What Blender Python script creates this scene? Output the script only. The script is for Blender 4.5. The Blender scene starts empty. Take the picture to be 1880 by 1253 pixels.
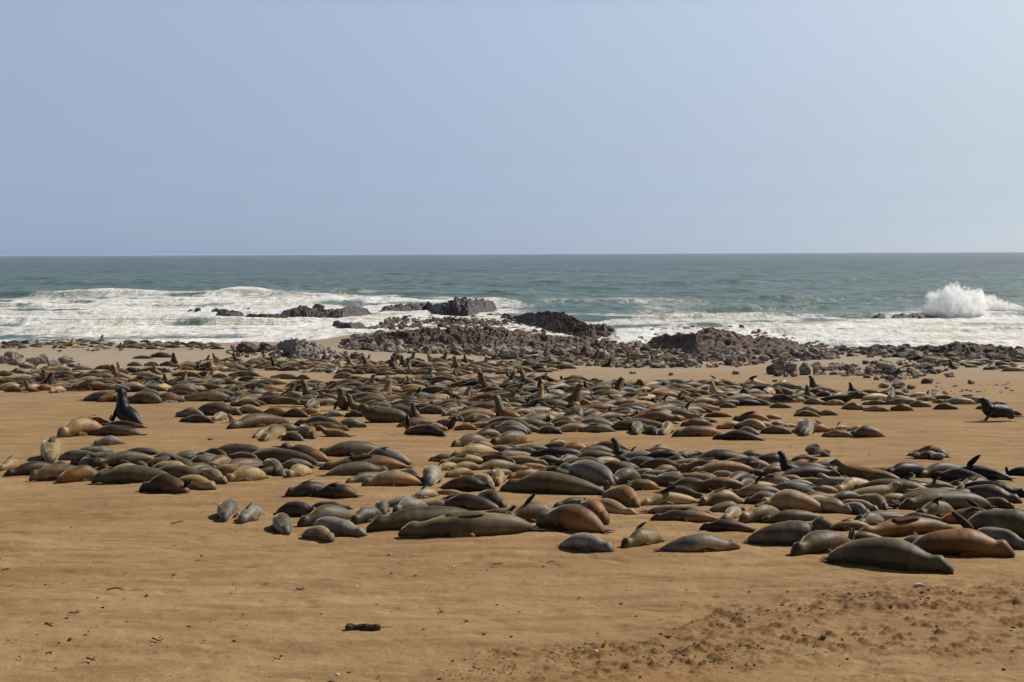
import bpy, bmesh, math, random
import numpy as np
from mathutils import Vector, Matrix
R_ = math.radians
S = bpy.context.scene
# ------------------------------------------------------------------ camera, sky, sun, exposure
W0, H0, F = 1880.0, 1253.0, 2089.0
CAMZ = 10.0
pit = math.atan(160.5/F); rol = R_(0.213)
fwd = np.array([0, math.cos(pit), -math.sin(pit)])
up0 = np.array([0, math.sin(pit), math.cos(pit)])
X_ = np.array([1.0, 0, 0])
rgt = X_*math.cos(rol) - up0*math.sin(rol)
upv = X_*math.sin(rol) + up0*math.cos(rol)
cam = bpy.data.objects.new('camera', bpy.data.cameras.new('camera'))
S.collection.objects.link(cam)
M = Matrix.Identity(4)
for i in range(3):
    M[i][0] = rgt[i]; M[i][1] = upv[i]; M[i][2] = -fwd[i]
M[2][3] = CAMZ
cam.matrix_world = M
cam.data.sensor_width = 36; cam.data.lens = 36*F/W0
cam.data.clip_start = 0.1; cam.data.clip_end = 90000
S.camera = cam
S.render.resolution_x = 1024; S.render.resolution_y = 682
S.view_settings.view_transform = 'Standard'; S.view_settings.look = 'None'
S.view_settings.exposure = 0.0; S.view_settings.gamma = 1

SUN_EL, SUN_AZ = 46.0, 66.0          # azimuth clockwise from the view direction (+Y)
wd = bpy.data.worlds.new('World'); S.world = wd; wd.use_nodes = True
nt = wd.node_tree; bgn = nt.nodes['Background']
sky = nt.nodes.new('ShaderNodeTexSky'); sky.sky_type = 'NISHITA'; sky.sun_disc = False
sky.sun_elevation = R_(SUN_EL); sky.sun_rotation = R_(SUN_AZ)
sky.air_density = 1.0; sky.dust_density = 1.2; sky.ozone_density = 2.5; sky.altitude = 0
# the marine haze of the place: a thin tint that thickens to the horizon and towards the sun
tcw = nt.nodes.new('ShaderNodeTexCoord')
sep = nt.nodes.new('ShaderNodeSeparateXYZ'); nt.links.new(tcw.outputs['Generated'], sep.inputs[0])
rp = nt.nodes.new('ShaderNodeValToRGB'); nt.links.new(sep.outputs['Z'], rp.inputs[0])
KS = 2.9
for k, (z_, c_) in enumerate(((0.0, (1.35, 1.70, 2.85)), (.012, (1.09, 1.39, 2.29)), (.025, (.94, 1.14, 1.85)), (.047, (.90, .99, 1.45)), (.081, (1.01, .98, 1.21)), (.123, (1.22, 1.09, 1.16)), (.204, (1.67, 1.39, 1.28)), (.34, (1.1, .9, .88)), (.6, (.42, .42, .46)))):
    e = rp.color_ramp.elements[k] if k < 2 else rp.color_ramp.elements.new(z_)
    e.position = z_; e.color = (*[q/KS for q in c_], 1)
scw = nt.nodes.new('ShaderNodeVectorMath'); scw.operation = 'SCALE'; scw.inputs['Scale'].default_value = KS
nt.links.new(rp.outputs[0], scw.inputs[0])
mulw = nt.nodes.new('ShaderNodeMix'); mulw.data_type = 'RGBA'; mulw.blend_type = 'MULTIPLY'; mulw.inputs[0].default_value = 1
nt.links.new(sky.outputs[0], mulw.inputs[6]); nt.links.new(scw.outputs[0], mulw.inputs[7])
mr = nt.nodes.new('ShaderNodeMapRange'); nt.links.new(sep.outputs['Y'], mr.inputs[0])          # deeper sky inland, behind the camera
mr.inputs[1].default_value = -.8; mr.inputs[2].default_value = .55; mr.inputs[3].default_value = .75; mr.inputs[4].default_value = 1
mr2 = nt.nodes.new('ShaderNodeVectorMath'); mr2.operation = 'SCALE'; nt.links.new(mulw.outputs[2], mr2.inputs[0]); nt.links.new(mr.outputs[0], mr2.inputs['Scale'])
mr3 = nt.nodes.new('ShaderNodeMapRange'); nt.links.new(sep.outputs['X'], mr3.inputs[0])          # the air whitens towards the sun
mr3.inputs[1].default_value = -.05; mr3.inputs[2].default_value = .45; mr3.inputs[3].default_value = 0; mr3.inputs[4].default_value = 1
mx3 = nt.nodes.new('ShaderNodeMix'); mx3.data_type = 'RGBA'; mx3.blend_type = 'MULTIPLY'; nt.links.new(mr3.outputs[0], mx3.inputs[0])
nt.links.new(mr2.outputs[0], mx3.inputs[6]); mx3.inputs[7].default_value = (1.0, .99, .88, 1)
nt.links.new(mx3.outputs[2], bgn.inputs[0]); bgn.inputs[1].default_value = 0.098

sun = bpy.data.objects.new('sun', bpy.data.lights.new('sun', 'SUN')); S.collection.objects.link(sun)
sun.data.energy = 5.0; sun.data.angle = R_(0.5); sun.data.color = (1, .93, .82)
sd = Vector((math.sin(R_(SUN_AZ))*math.cos(R_(SUN_EL)), math.cos(R_(SUN_AZ))*math.cos(R_(SUN_EL)), math.sin(R_(SUN_EL))))
sun.rotation_euler = sd.to_track_quat('Z', 'Y').to_euler()

# ------------------------------------------------------------------ helpers
rng = np.random.RandomState(7); random.seed(11)
def hsh(ix, iy, k=0):
    h = (ix.astype(np.int64)*374761393 + iy.astype(np.int64)*668265263 + k*1274126177) & 0xffffffff
    h = ((h ^ (h >> 13))*1274126177) & 0xffffffff
    h = ((h ^ (h >> 16))*2246822519) & 0xffffffff
    return ((h ^ (h >> 15)) & 0xffffff)/float(0xffffff)
def vn(x, y, k=0):
    x = np.asarray(x, float); y = np.asarray(y, float)
    ix = np.floor(x); iy = np.floor(y); fx = x-ix; fy = y-iy
    u = fx*fx*fx*(fx*(fx*6-15)+10); v = fy*fy*fy*(fy*(fy*6-15)+10)
    a = hsh(ix, iy, k); b = hsh(ix+1, iy, k); c = hsh(ix, iy+1, k); d = hsh(ix+1, iy+1, k)
    return (a+(b-a)*u + (c-a)*v + (a-b-c+d)*u*v)*2-1
def fbm(x, y, o=4, k=0, g=.5):
    s = 0; a = 1; t = 0
    for i in range(o):
        s = s + a*vn(x*2**i+17.3*i, y*2**i-9.1*i, k+i); t += a; a *= g
    return s/t
def cell(x, y, k=0):
    """cellular noise: distance to nearest, second nearest and the nearest cell's random value"""
    x = np.asarray(x, float); y = np.asarray(y, float)
    ix = np.floor(x); iy = np.floor(y)
    d1 = np.full(x.shape, 9.); d2 = np.full(x.shape, 9.); val = np.zeros(x.shape)
    for a in (-1, 0, 1):
        for b in (-1, 0, 1):
            cx = ix+a; cy = iy+b
            dx = cx+hsh(cx, cy, k)-x; dy = cy+hsh(cx, cy, k+5)-y
            d = np.sqrt(dx*dx+dy*dy); n = d < d1
            d2 = np.where(n, d1, np.minimum(d2, d)); val = np.where(n, hsh(cx, cy, k+9), val); d1 = np.where(n, d, d1)
    return d1, d2, val
def sst(a, b, x):
    t = np.clip((np.asarray(x, float)-a)/(b-a), 0, 1); return t*t*(3-2*t)

def gbase(x, y):
    """height of the beach: a steady fall to the sea, gentler near the water"""
    y = np.asarray(y, float)
    z = np.where(y < 90, CAMZ-2.9-.062*y, 1.52-.038*(y-90))
    x = np.asarray(x, float)
    z = z + 1.0*np.exp(-((x+10)/11.)**4-((y-133)/11.)**4)
    return z - .012*np.clip(np.asarray(x, float), 0, 60)*sst(85, 120, y)
def gz(x, y):
    x = np.asarray(x, float); y = np.asarray(y, float)
    return gbase(x, y) + .07*fbm(x/5, y/5, 3, 3)*sst(4, 14, y) + .012*fbm(x/.8, y/.8, 3, 8)
def ray(px, py):
    return rgt*(px-W0/2) + upv*(H0/2-py) + fwd*F
def onground(px, py):
    d = ray(px, py); lo, hi = 1.0, 400.0
    for _ in range(40):
        m = (lo+hi)/2; k = m/d[1]
        if CAMZ+d[2]*k > gbase(d[0]*k, m): lo = m
        else: hi = m
    k = lo/d[1]
    return np.array([d[0]*k, lo, float(gz(d[0]*k, lo))])
def onsea(px, py, z=0.0):
    d = ray(px, py); k = (z-CAMZ)/d[2]
    return np.array([d[0]*k, d[1]*k, z])
def zat(px, py, y):
    """height of the point seen at px,py if it stands at distance y"""
    d = ray(px, py); return CAMZ + d[2]*y/d[1]
def xat(px, py, y):
    d = ray(px, py); return d[0]*y/d[1]
def scl(y): return F/y

def tag(o, label=None, cat=None, group=None, kind=None):
    if label: o['label'] = label
    if cat: o['category'] = cat
    if group: o['group'] = group
    if kind: o['kind'] = kind
    return o
def mesh_obj(name, v, f, mats, parent=None, cols=None, smooth=True, mi=None, attrs=None):
    me = bpy.data.meshes.new(name)
    me.from_pydata([tuple(p) for p in v] if not isinstance(v, np.ndarray) else v.tolist(), [], f)
    for m in (mats if isinstance(mats, (list, tuple)) else [mats]): me.materials.append(m)
    if smooth: me.polygons.foreach_set('use_smooth', [True]*len(me.polygons))
    if mi is not None: me.polygons.foreach_set('material_index', mi)
    if cols is not None:
        a = me.color_attributes.new('col', 'FLOAT_COLOR', 'POINT')
        c = np.ones((len(v), 4)); c[:, :3] = np.asarray(cols)[:, :3]
        a.data.foreach_set('color', c.ravel())
    if attrs:
        for n, arr in attrs.items():
            a = me.attributes.new(n, 'FLOAT', 'POINT'); a.data.foreach_set('value', np.asarray(arr, float).ravel())
    me.update()
    o = bpy.data.objects.new(name, me); S.collection.objects.link(o)
    if parent: o.parent = parent
    return o

class G:                       # small node-graph writer
    def __init__(s, name):
        s.m = bpy.data.materials.new(name); s.m.use_nodes = True; s.t = s.m.node_tree
        s.b = s.t.nodes['Principled BSDF']; s.c = None
    def n(s, k, **kw):
        nd = s.t.nodes.new('ShaderNode'+k)
        for a, b in kw.items(): setattr(nd, a, b)
        return nd
    def put(s, sock, v):
        if isinstance(v, bpy.types.NodeSocket): s.t.links.new(v, sock)
        elif isinstance(v, (tuple, list)) and len(v) == 3 and sock.type == 'RGBA': sock.default_value = (*v, 1)
        else: sock.default_value = v
    def co(s):
        if not s.c: s.c = s.n('TexCoord')
        return s.c.outputs['Object']
    def geo(s): return s.n('NewGeometry').outputs['Position']
    def mapv(s, v, scale):
        m = s.n('Mapping'); s.put(m.inputs[0], v); m.inputs['Scale'].default_value = scale; return m.outputs[0]
    def noise(s, v, sc, det=4, rough=.55, dist=0.0):
        n = s.n('TexNoise'); s.put(n.inputs['Vector'], v); n.inputs['Scale'].default_value = sc
        n.inputs['Detail'].default_value = det; n.inputs['Roughness'].default_value = rough; n.inputs['Distortion'].default_value = dist
        return n.outputs[0]
    def vor(s, v, sc, feat='F1'):
        n = s.n('TexVoronoi', feature=feat); s.put(n.inputs['Vector'], v); n.inputs['Scale'].default_value = sc; return n.outputs[0]
    def ramp(s, f, *st):
        r = s.n('ValToRGB'); s.put(r.inputs[0], f); el = r.color_ramp.elements
        while len(el) < len(st): el.new(.5)
        for e, (p, c) in zip(el, st):
            e.position = p; e.color = (c, c, c, 1) if isinstance(c, (int, float)) else (*c, 1)
        return r.outputs[0]
    def mix(s, f, a, b, mode='MIX'):
        m = s.n('Mix', data_type='RGBA', blend_type=mode); s.put(m.inputs[0], f); s.put(m.inputs[6], a); s.put(m.inputs[7], b)
        return m.outputs[2]
    def math(s, op, a, b=0.0, clamp=False):
        m = s.n('Math', operation=op, use_clamp=clamp); s.put(m.inputs[0], a); s.put(m.inputs[1], b); return m.outputs[0]
    def attr(s, n, fac=False):
        a = s.n('Attribute', attribute_name=n); return a.outputs['Fac' if fac else 'Color']
    def bump(s, h, st, d=.02, prev=None):
        b = s.n('Bump'); s.put(b.inputs['Height'], h); b.inputs['Strength'].default_value = st; b.inputs['Distance'].default_value = d
        if prev: s.put(b.inputs['Normal'], prev)
        return b.outputs[0]
    def out(s, col, rough, nrm=None, spec=.3, **kw):
        s.put(s.b.inputs['Base Color'], col); s.put(s.b.inputs['Roughness'], rough); s.b.inputs['Specular IOR Level'].default_value = spec
        if nrm: s.put(s.b.inputs['Normal'], nrm)
        for k, v in kw.items(): s.put(s.b.inputs[k.replace('_', ' ')], v)
        return s.m

# ------------------------------------------------------------------ materials
def m_sand():
    g = G('sand'); p = g.geo(); sp = g.n('SeparateXYZ'); g.put(sp.inputs[0], p)
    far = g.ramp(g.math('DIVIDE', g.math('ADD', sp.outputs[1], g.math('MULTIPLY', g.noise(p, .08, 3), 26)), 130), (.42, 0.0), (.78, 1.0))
    big = g.noise(g.mapv(p, (1, .8, 1)), .35, 5, .6)
    c = g.mix(g.ramp(big, (.3, 0.0), (.7, 1.0)), (.284, .180, .085), (.350, .231, .115))
    st = g.noise(g.mapv(p, (.5, 2.4, 1)), 1.1, 6, .65, .4)
    c = g.mix(g.ramp(st, (.38, .62), (.56, 0.0)), c, (.205, .120, .055))
    rust = g.noise(g.mapv(p, (.16, .5, 1)), 1.3, 3, .5)
    c = g.mix(g.ramp(rust, (.56, 0.0), (.70, .65)), c, (.235, .120, .050))
    gr = g.noise(p, 90, 3, .7); c = g.mix(.55, c, g.mix(1.0, c, g.ramp(gr, (.3, .45), (.72, 1.42)), 'MULTIPLY'))
    md = g.noise(p, 14, 5, .7); c = g.mix(g.ramp(md, (.60, 0.0), (.68, .5)), c, (.165, .098, .047))
    sk = g.vor(p, 9); c = g.mix(g.ramp(sk, (.045, .75), (.085, 0.0)), c, (.055, .035, .022))
    sk2 = g.vor(g.mapv(p, (1, .6, 1)), 2.2); c = g.mix(g.ramp(sk2, (.05, .7), (.10, 0.0)), c, (.10, .062, .036))
    sm = g.noise(g.mapv(p, (2.2, 3.2, 1)), 1.3, 6, .75); c = g.mix(g.ramp(sm, (.56, 0.0), (.66, .55)), c, (.175, .105, .052))
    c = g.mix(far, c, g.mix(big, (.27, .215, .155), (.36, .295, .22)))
    c = g.mix(g.attr('clod', True), c, (.160, .083, .034))
    wet = g.ramp(sp.outputs[2], (.5, 0.0), (.9, 1.0)); wt = g.n('MapRange'); g.put(wt.inputs[0], sp.outputs[2])
    wt.inputs[1].default_value = .25; wt.inputs[2].default_value = .9; wt.inputs[3].default_value = 1; wt.inputs[4].default_value = 0
    c = g.mix(g.math('MULTIPLY', wt.outputs[0], .45), c, (.20, .16, .125))
    h = g.math('ADD', g.math('MULTIPLY', g.noise(p, 6, 6, .65), 1.0), g.math('MULTIPLY', g.noise(p, 45, 3, .7), .25))
    return g.out(c, .93, g.bump(h, .55, .035), .15)
def m_rock(name, a, b, dk, wet=0.0, scale=1.0):
    g = G(name); p = g.geo(); q = g.mapv(p, (1, 1, 1))
    n1 = g.noise(q, .9*scale, 6, .65, .5); n2 = g.noise(g.mapv(p, (1.2, 1.2, 4)), 2.2*scale, 6, .7)
    c = g.mix(g.ramp(n1, (.35, 0.0), (.66, 1.0)), a, b)
    c = g.mix(g.ramp(n2, (.38, .8), (.55, 0.0)), c, dk)
    c = g.mix(g.ramp(g.vor(q, 3.0*scale, 'DISTANCE_TO_EDGE'), (.0, .55), (.06, 0.0)), c, dk)
    w = g.noise(p, 1.7*scale, 3); c = g.mix(g.ramp(w, (.62, 0.0), (.70, .35)), c, (.46, .43, .40))
    h = g.math('ADD', g.noise(q, 3*scale, 8, .72), g.math('MULTIPLY', g.vor(q, 2.2*scale), .5))
    return g.out(c, .85-.45*wet, g.bump(h, .9, .22), .3+.3*wet)
def m_fur(name, rough, spec, sheen):
    g = G(name); p = g.co(); c = g.attr('col')
    n = g.noise(p, 5, 5, .6); c = g.mix(1.0, c, g.ramp(n, (.30, .55), (.70, 1.42)), 'MULTIPLY')
    n2 = g.noise(g.mapv(p, (14, 60, 60)), 1.5, 4, .7); c = g.mix(.6, c, g.mix(1.0, c, g.ramp(n2, (.3, .6), (.7, 1.35)), 'MULTIPLY'))
    n3 = g.noise(p, 3.1, 3, .5); c = g.mix(g.ramp(n3, (.58, 0.0), (.72, .30)), c, (.34, .25, .15))      # dry sand caught in the fur
    h = g.math('ADD', g.noise(g.mapv(p, (25, 90, 90)), 1.0, 3, .7), g.math('MULTIPLY', g.noise(p, 5, 3, .5), 3.0))
    m = g.out(c, rough, g.bump(h, .22, .014), spec)
    g.b.inputs['Sheen Weight'].default_value = sheen; g.b.inputs['Sheen Roughness'].default_value = .28; g.b.inputs['Sheen Tint'].default_value = (1.0, .74, .38, 1)
    return m
def m_plain(name, col, rough, spec=.3, var=.35, sc=8):
    g = G(name); n = g.noise(g.co(), sc, 5, .6)
    c = g.mix(1.0, col, g.ramp(n, (.3, 1-var), (.7, 1+var)), 'MULTIPLY')
    return g.out(c, rough, g.bump(g.noise(g.co(), sc*3, 4), .3, .01), spec)
def m_sea():
    g = G('sea_water'); p = g.geo(); sp = g.n('SeparateXYZ'); g.put(sp.inputs[0], p)
    foam = g.attr('foam', True)
    pm = g.mapv(p, (1.1, .36, 1))
    n1 = g.noise(pm, .42, 8, .68, 1.1); n2 = g.noise(g.mapv(p, (.16, .07, 1)), .5, 7, .66, 1.0); n3 = g.noise(g.mapv(p, (2.6, .8, 1)), 1.0, 7, .75, .8)
    n = g.math('ADD', g.math('MULTIPLY', n1, .44), g.math('ADD', g.math('MULTIPLY', n2, .32), g.math('MULTIPLY', n3, .24)))
    thr = g.math('ADD', n, g.math('MULTIPLY', g.math('SUBTRACT', foam, .5), .62))
    fm = g.ramp(thr, (.455, 0.0), (.58, .72), (.72, 1.0))
    tone = g.noise(g.mapv(p, (.02, .006, 1)), 1.0, 5, .6)
    water = g.mix(g.ramp(tone, (.35, 0.0), (.65, 1.0)), (.050, .088, .088), (.074, .114, .108))
    shal = g.ramp(g.math('DIVIDE', sp.outputs[1], 1200), (.14, 1.0), (.9, 0.0))
    water = g.mix(shal, water, g.mix(tone, (.075, .135, .118), (.10, .155, .125)))
    fc = g.mix(g.ramp(g.noise(g.mapv(p, (.09, .12, 1)), 1.0, 4), (.48, 0.0), (.66, 1.0)), (.74, .75, .74), (.70, .66, .54))
    fc = g.mix(1.0, fc, g.ramp(g.math('ADD', g.math('MULTIPLY', n3, .6), g.math('MULTIPLY', n1, .4)), (.36, .50), (.60, 1.14)), 'MULTIPLY')
    # far white caps
    cap = g.noise(g.mapv(p, (.22, .045, 1)), 1.0, 4, .75, .4); cap = g.ramp(cap, (.70, 0.0), (.73, .75))
    fm2 = g.math('MAXIMUM', fm, cap)
    water = g.mix(1.0, water, g.ramp(g.noise(g.mapv(p, (.30, .05, 1)), 1.0, 6, .7), (.34, .58), (.66, 1.42)), 'MULTIPLY')  # light and shade of the chop's facets put into the water colour as streaks
    c = g.mix(fm2, water, fc)
    r = g.math('ADD', .32, g.math('MULTIPLY', fm2, .6))
    h = g.math('ADD', g.noise(g.mapv(p, (.3, .55, 1)), 1.0, 7, .62, .5), g.math('MULTIPLY', g.noise(g.mapv(p, (.02, .06, 1)), 1.0, 4, .5), 3.0))
    h = g.math('ADD', h, g.math('MULTIPLY', fm, .5))
    return g.out(c, r, g.bump(h, 1.0, .75), .5)
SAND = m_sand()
ROCK = m_rock('rock_grey', (.27, .222, .188), (.52, .455, .39), (.075, .055, .045))
ROCKR = m_rock('rock_brown', (.120, .084, .064), (.26, .192, .152), (.038, .028, .023))
ROCKW = m_rock('rock_wet', (.042, .032, .030), (.090, .068, .062), (.014, .012, .012), .7)
FUR = m_fur('dry_fur', .53, .32, .65)
WET = m_fur('wet_fur', .5, .32, .0)
SKIN = m_fur('flipper_skin', .7, .15, 0.0)
EYE = m_plain('eye_dark', (.008, .006, .005), .15, .6, .1)
SEA = m_sea()
def m_mist():
    """airborne water: a scattering volume, thick in the billows and torn by noise"""
    g = G('spray_mist'); g.t.nodes.remove(g.b); v = g.n('VolumePrincipled'); p = g.co()
    n = g.noise(g.mapv(p, (1, 1, .7)), 1.1, 8, .72, .8); d = g.ramp(n, (.46, 0.0), (.68, 1.0))
    g.put(v.inputs['Density'], g.math('MULTIPLY', d, 4.2)); v.inputs['Color'].default_value = (1, 1, 1, 1); v.inputs['Anisotropy'].default_value = .1
    g.t.links.new(v.outputs[0], g.t.nodes['Material Output'].inputs['Volume']); return g.m
S.cycles.volume_bounces = 12; S.cycles.volume_step_rate = .5
def m_foam():
    g = G('spray_foam'); return g.out((.90, .92, .94), .9, None, .1)
MIST = m_mist()
FOAM = m_foam()

# ------------------------------------------------------------------ ground
def fan(us, ys):
    U, Y = np.meshgrid(us, ys); return U*Y, Y
def grid_faces(nr, nc):
    i = np.arange(nr*nc).reshape(nr, nc)
    return np.stack([i[:-1, :-1].ravel(), i[:-1, 1:].ravel(), i[1:, 1:].ravel(), i[1:, :-1].ravel()], 1).tolist()
us = np.concatenate([np.linspace(-2.4, -.55, 30)[:-1], np.linspace(-.55, .55, 760), np.linspace(.55, 2.4, 30)[1:]])
ys = np.concatenate([np.linspace(1.5, 8.5, 24)[:-1], 8.5*(18/8.5)**np.linspace(0, 1, 420)[:-1], 18*(160/18)**np.linspace(0, 1, 460)])
X, Y = fan(us, ys); Z = gz(X, Y)
# churned sand at the right of the foreground (tracks)
xa, xb = X, Y
def line(p, q):
    a, b = onground(*p), onground(*q); return a[1]+(b[1]-a[1])*(X-a[0])/(b[0]-a[0])
x0a = onground(1150, 1150)[0]; x0b = onground(720, 1240)[0]
band1 = np.exp(-((Y-line((1230, 1142), (1850, 1098)))/.42)**2)*sst(x0a, x0a+.9, X)
band2 = np.exp(-((Y-line((850, 1222), (1850, 1168)))/.50)**2)*sst(x0b, x0b+1.2, X)
band3 = .30*sst(1.0, 3.5, X)*sst(13.2, 12.0, Y)
trk = np.clip((band1+band2+band3)*(.5+.9*sst(-.35, .25, fbm(X/1.1, Y/.6, 3, 31))), 0, 1)
cl = np.clip(fbm(X/.11, Y/.10, 5, 41, .62)+.03, 0, 1)
Z = Z + trk*(cl*.075 - .010)
clodm = np.clip(trk*(.25+.75*sst(.04, .28, cl)), 0, .85)
Z = Z + .020*fbm(X/.30, Y/.22, 4, 51, .6)*sst(40, 9, Y)
w_ = fbm(X/2.6+Y*.15, Y/.9, 4, 57); Z = Z - .020*np.exp(-(w_/.09)**2)*sst(60, 14, Y)          # drag marks of heavy bodies
d1_, _, cv_ = cell(X/.55, Y/.45, 58); Z = Z - .02*np.exp(-(d1_/.20)**2)*(cv_ > .72)*sst(45, 12, Y)   # scattered dents
# small mounds
for (mx, my, mw, mh) in ((925, 1020, .35, .05), (640, 1066, .3, .04), (95, 958, .35, .05), (390, 806, .4, .06), (305, 744, .5, .09), (30, 995, .4, .04), (850, 1070, .5, .03)):
    c = onground(mx, my); Z = Z + mh*np.exp(-((X-c[0])**2/(mw**2)+(Y-c[1])**2/((mw*.6)**2)))
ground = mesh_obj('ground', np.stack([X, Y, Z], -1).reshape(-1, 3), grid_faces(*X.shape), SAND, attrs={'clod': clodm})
tag(ground, kind='structure')

# ------------------------------------------------------------------ sea
us = np.concatenate([np.linspace(-1.6, -.6, 14)[:-1], np.linspace(-.6, .6, 620), np.linspace(.6, 1.6, 14)[1:]])
ys = np.concatenate([98*(420/98)**np.linspace(0, 1, 520), 20890/np.linspace(20890/420., 3, 210)[1:], 6963*(25000/6963.)**np.linspace(0, 1, 12)[1:]])
X, Y = fan(us, ys)
PX = W0/2 + F*X/Y/math.cos(pit); OF = F*CAMZ/Y            # how far right and how far below the horizon each bit of water lies
HZ = 466.5-(PX-940)*.0037; PY = HZ+OF
outer = np.interp(PX, [-400, 0, 200, 400, 600, 720, 900, 960, 1100], [546, 541, 534, 530, 535, 541, 541, 556, 575])
outer = outer+2.2*fbm(X/9, X*0+3, 4, 55)
left = (.56+.32*sst(2, 18, PY-outer))*sst(-1, 4, PY-outer)*sst(1020, 900, PX)
right = (sst(534, 550, PY)*.53 + .28*sst(572, 595, PY) + .20*sst(598, 615, PY))*sst(900, 1000, PX)
right = right*(1 - .22*sst(1200, 1330, PX)*sst(598, 560, PY))
gapc = np.exp(-((PX-1030)/95.)**2 - ((PY-568)/12.)**2)*.35
sp_ = np.exp(-((PX-1760)/150.)**2)*sst(568, 582, PY)*.35
foam = np.clip(left+right-gapc+sp_, 0, 1)
foam = foam + .10*fbm(X/22, Y/30, 3, 77)*(foam > .05)
darkp = sst(.10, .5, fbm(X/12, Y/7, 4, 91))*.40*sst(2, 12, PY-outer)     # greener water showing between the foam
foam = np.clip(foam-darkp, 0, 1)
foam = np.where(PY < 533-(PX > 1000)*3, 0.0, foam)
def ridge(py, amp, wid, k, x0=-400, x1=2400, wob=3.0):
    yc = F*CAMZ/np.clip(py-466+wob*fbm(X/38, X*0+k*3.3, 3, k), 20, 400)
    t = (Y-yc)/wid
    s = np.where(t < 0, np.exp(-(t*2.4)**2), np.exp(-(t*.8)**2))
    return amp*s*sst(x0-60, x0+60, PX)*sst(x1+60, x1-60, PX)*(.75+.5*vn(X/14, X*0+k, k))
Z = np.zeros_like(X)
Z += ridge(537, 1.5, 9, 1, -400, 950) + ridge(550, 1.0, 6, 2, -400, 950) + ridge(594, 1.1, 3.2, 3, -400, 560, 2) + ridge(575, .8, 4, 4, -400, 700) + ridge(608, .5, 2.4, 15, -400, 600, 2) + ridge(562, .8, 5, 16, -400, 640)
Z += ridge(522, 1.3, 14, 5, 850, 1400, 2) + ridge(519, 1.2, 16, 6, -200, 420, 2) + ridge(556, .8, 6, 7, 980, 1500) + ridge(569, .6, 5, 8, 1250, 2400) + ridge(585, .5, 4, 9, 1050, 2400) + ridge(601, .55, 3, 10, 1100, 2400, 2) + ridge(613, .45, 2.4, 11, 1150, 2400, 2)
Z += ridge(632, .45, 2.2, 12, 1520, 1720, 1) + ridge(573, 1.9, 5, 13, 1800, 2400, 1.5) + ridge(543, .9, 8, 14, 1550, 2400)
Z += foam*(.34*np.abs(fbm(X/2.6, Y/3.4, 4, 61))+.10*fbm(X/.9, Y/1.2, 3, 62)) * sst(520, 300, Y)
for (a, lx, ly, k, y1) in ((.75, 46, 24, 71, 7000), (.42, 17, 10, 72, 3000), (.20, 6.5, 4.5, 73, 1200), (.09, 2.6, 2.2, 74, 420)):
    Z += a*(vn(X/lx+Y/90, Y/ly, k)-.5*np.abs(vn(X/lx*1.7, Y/ly*1.6, k+20)))*sst(y1, y1*.3, Y)*sst(110, 260, Y)
Z *= sst(104, 135, Y)*.85+.15
foam = np.clip(foam + .25*sst(.6, 1.4, Z)*sst(-3, 3, PY-outer)*(PX < 1000), 0, 1)
# keep foam off the dry beach edge: the sheet simply runs under the sand
sea = mesh_obj('sea', np.stack([X, Y, Z], -1).reshape(-1, 3), grid_faces(*X.shape), SEA, attrs={'foam': foam})
tag(sea, kind='structure')

# ------------------------------------------------------------------ seals
PAL = {'o': (.088, .064, .032), 'd': (.032, .021, .012), 't': (.290, .200, .095), 'r': (.215, .098, .027),
       'g': (.108, .092, .066), 's': (.205, .184, .150), 'k': (.007, .006, .006), 'b': (.085, .040, .016), 'c': (.45, .335, .18)}
CNAME = {'o': 'olive', 'd': 'dark brown', 't': 'tan', 'r': 'rusty', 'g': 'grey brown', 's': 'silver', 'k': 'wet black', 'b': 'chestnut', 'c': 'cream'}
PT = np.array([0, .010, .03, .055, .085, .12, .16, .22, .30, .40, .50, .60, .71, .80, .87, .92, .96, .985, 1.0])
PW = np.array([.17, .28, .35, .45, .54, .57, .57, .68, .84, .96, 1.0, 1.0, .97, .88, .74, .60, .45, .34, .20])
PH = np.array([.17, .27, .34, .44, .54, .57, .59, .71, .88, .99, 1.0, .97, .91, .82, .68, .54, .39, .28, .15])
PS = np.array([.17, .27, .34, .44, .53, .55, .55, .65, .83, .97, 1.0, .93, .82, .68, .53, .41, .31, .24, .14])     # slim hindquarters
PU = np.array([.15, .25, .32, .43, .53, .55, .57, .66, .79, .91, .99, 1.0, .92, .78, .58, .42, .28, .18, .08])
POSES = {  # pitch of the spine in degrees at t = 0 (nose) .. 1 (tail)
 'L': ([0, 1], [0, 0]),
 'H': ([0, .10, .16, .28, .40, .5, 1], [4, 12, 42, 40, 12, 0, 0]),
 'R': ([0, .10, .17, .30, .44, .56, .70, 1], [22, 34, 72, 80, 64, 34, 6, 0]),
 'U': ([0, .10, .17, .30, .44, .58, .72, 1], [72, 78, 84, 86, 74, 50, 12, 0]),
 'N': ([0, .10, .18, .28, .40, .52, .66, 1], [-60, -50, 0, 62, 74, 52, 14, 0]),
}
def spine(pose, n):
    ts = np.linspace(0, 1, n); tp, an = POSES[pose]
    a = np.radians(np.interp(ts, tp, an)); x = np.zeros(n); z = np.zeros(n)
    for i in range(n-2, -1, -1):
        ds = 1/(n-1); m = (a[i]+a[i+1])/2
        x[i] = x[i+1]-ds*math.cos(m); z[i] = z[i+1]+ds*math.sin(m)
    return ts, x, z, a
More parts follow.
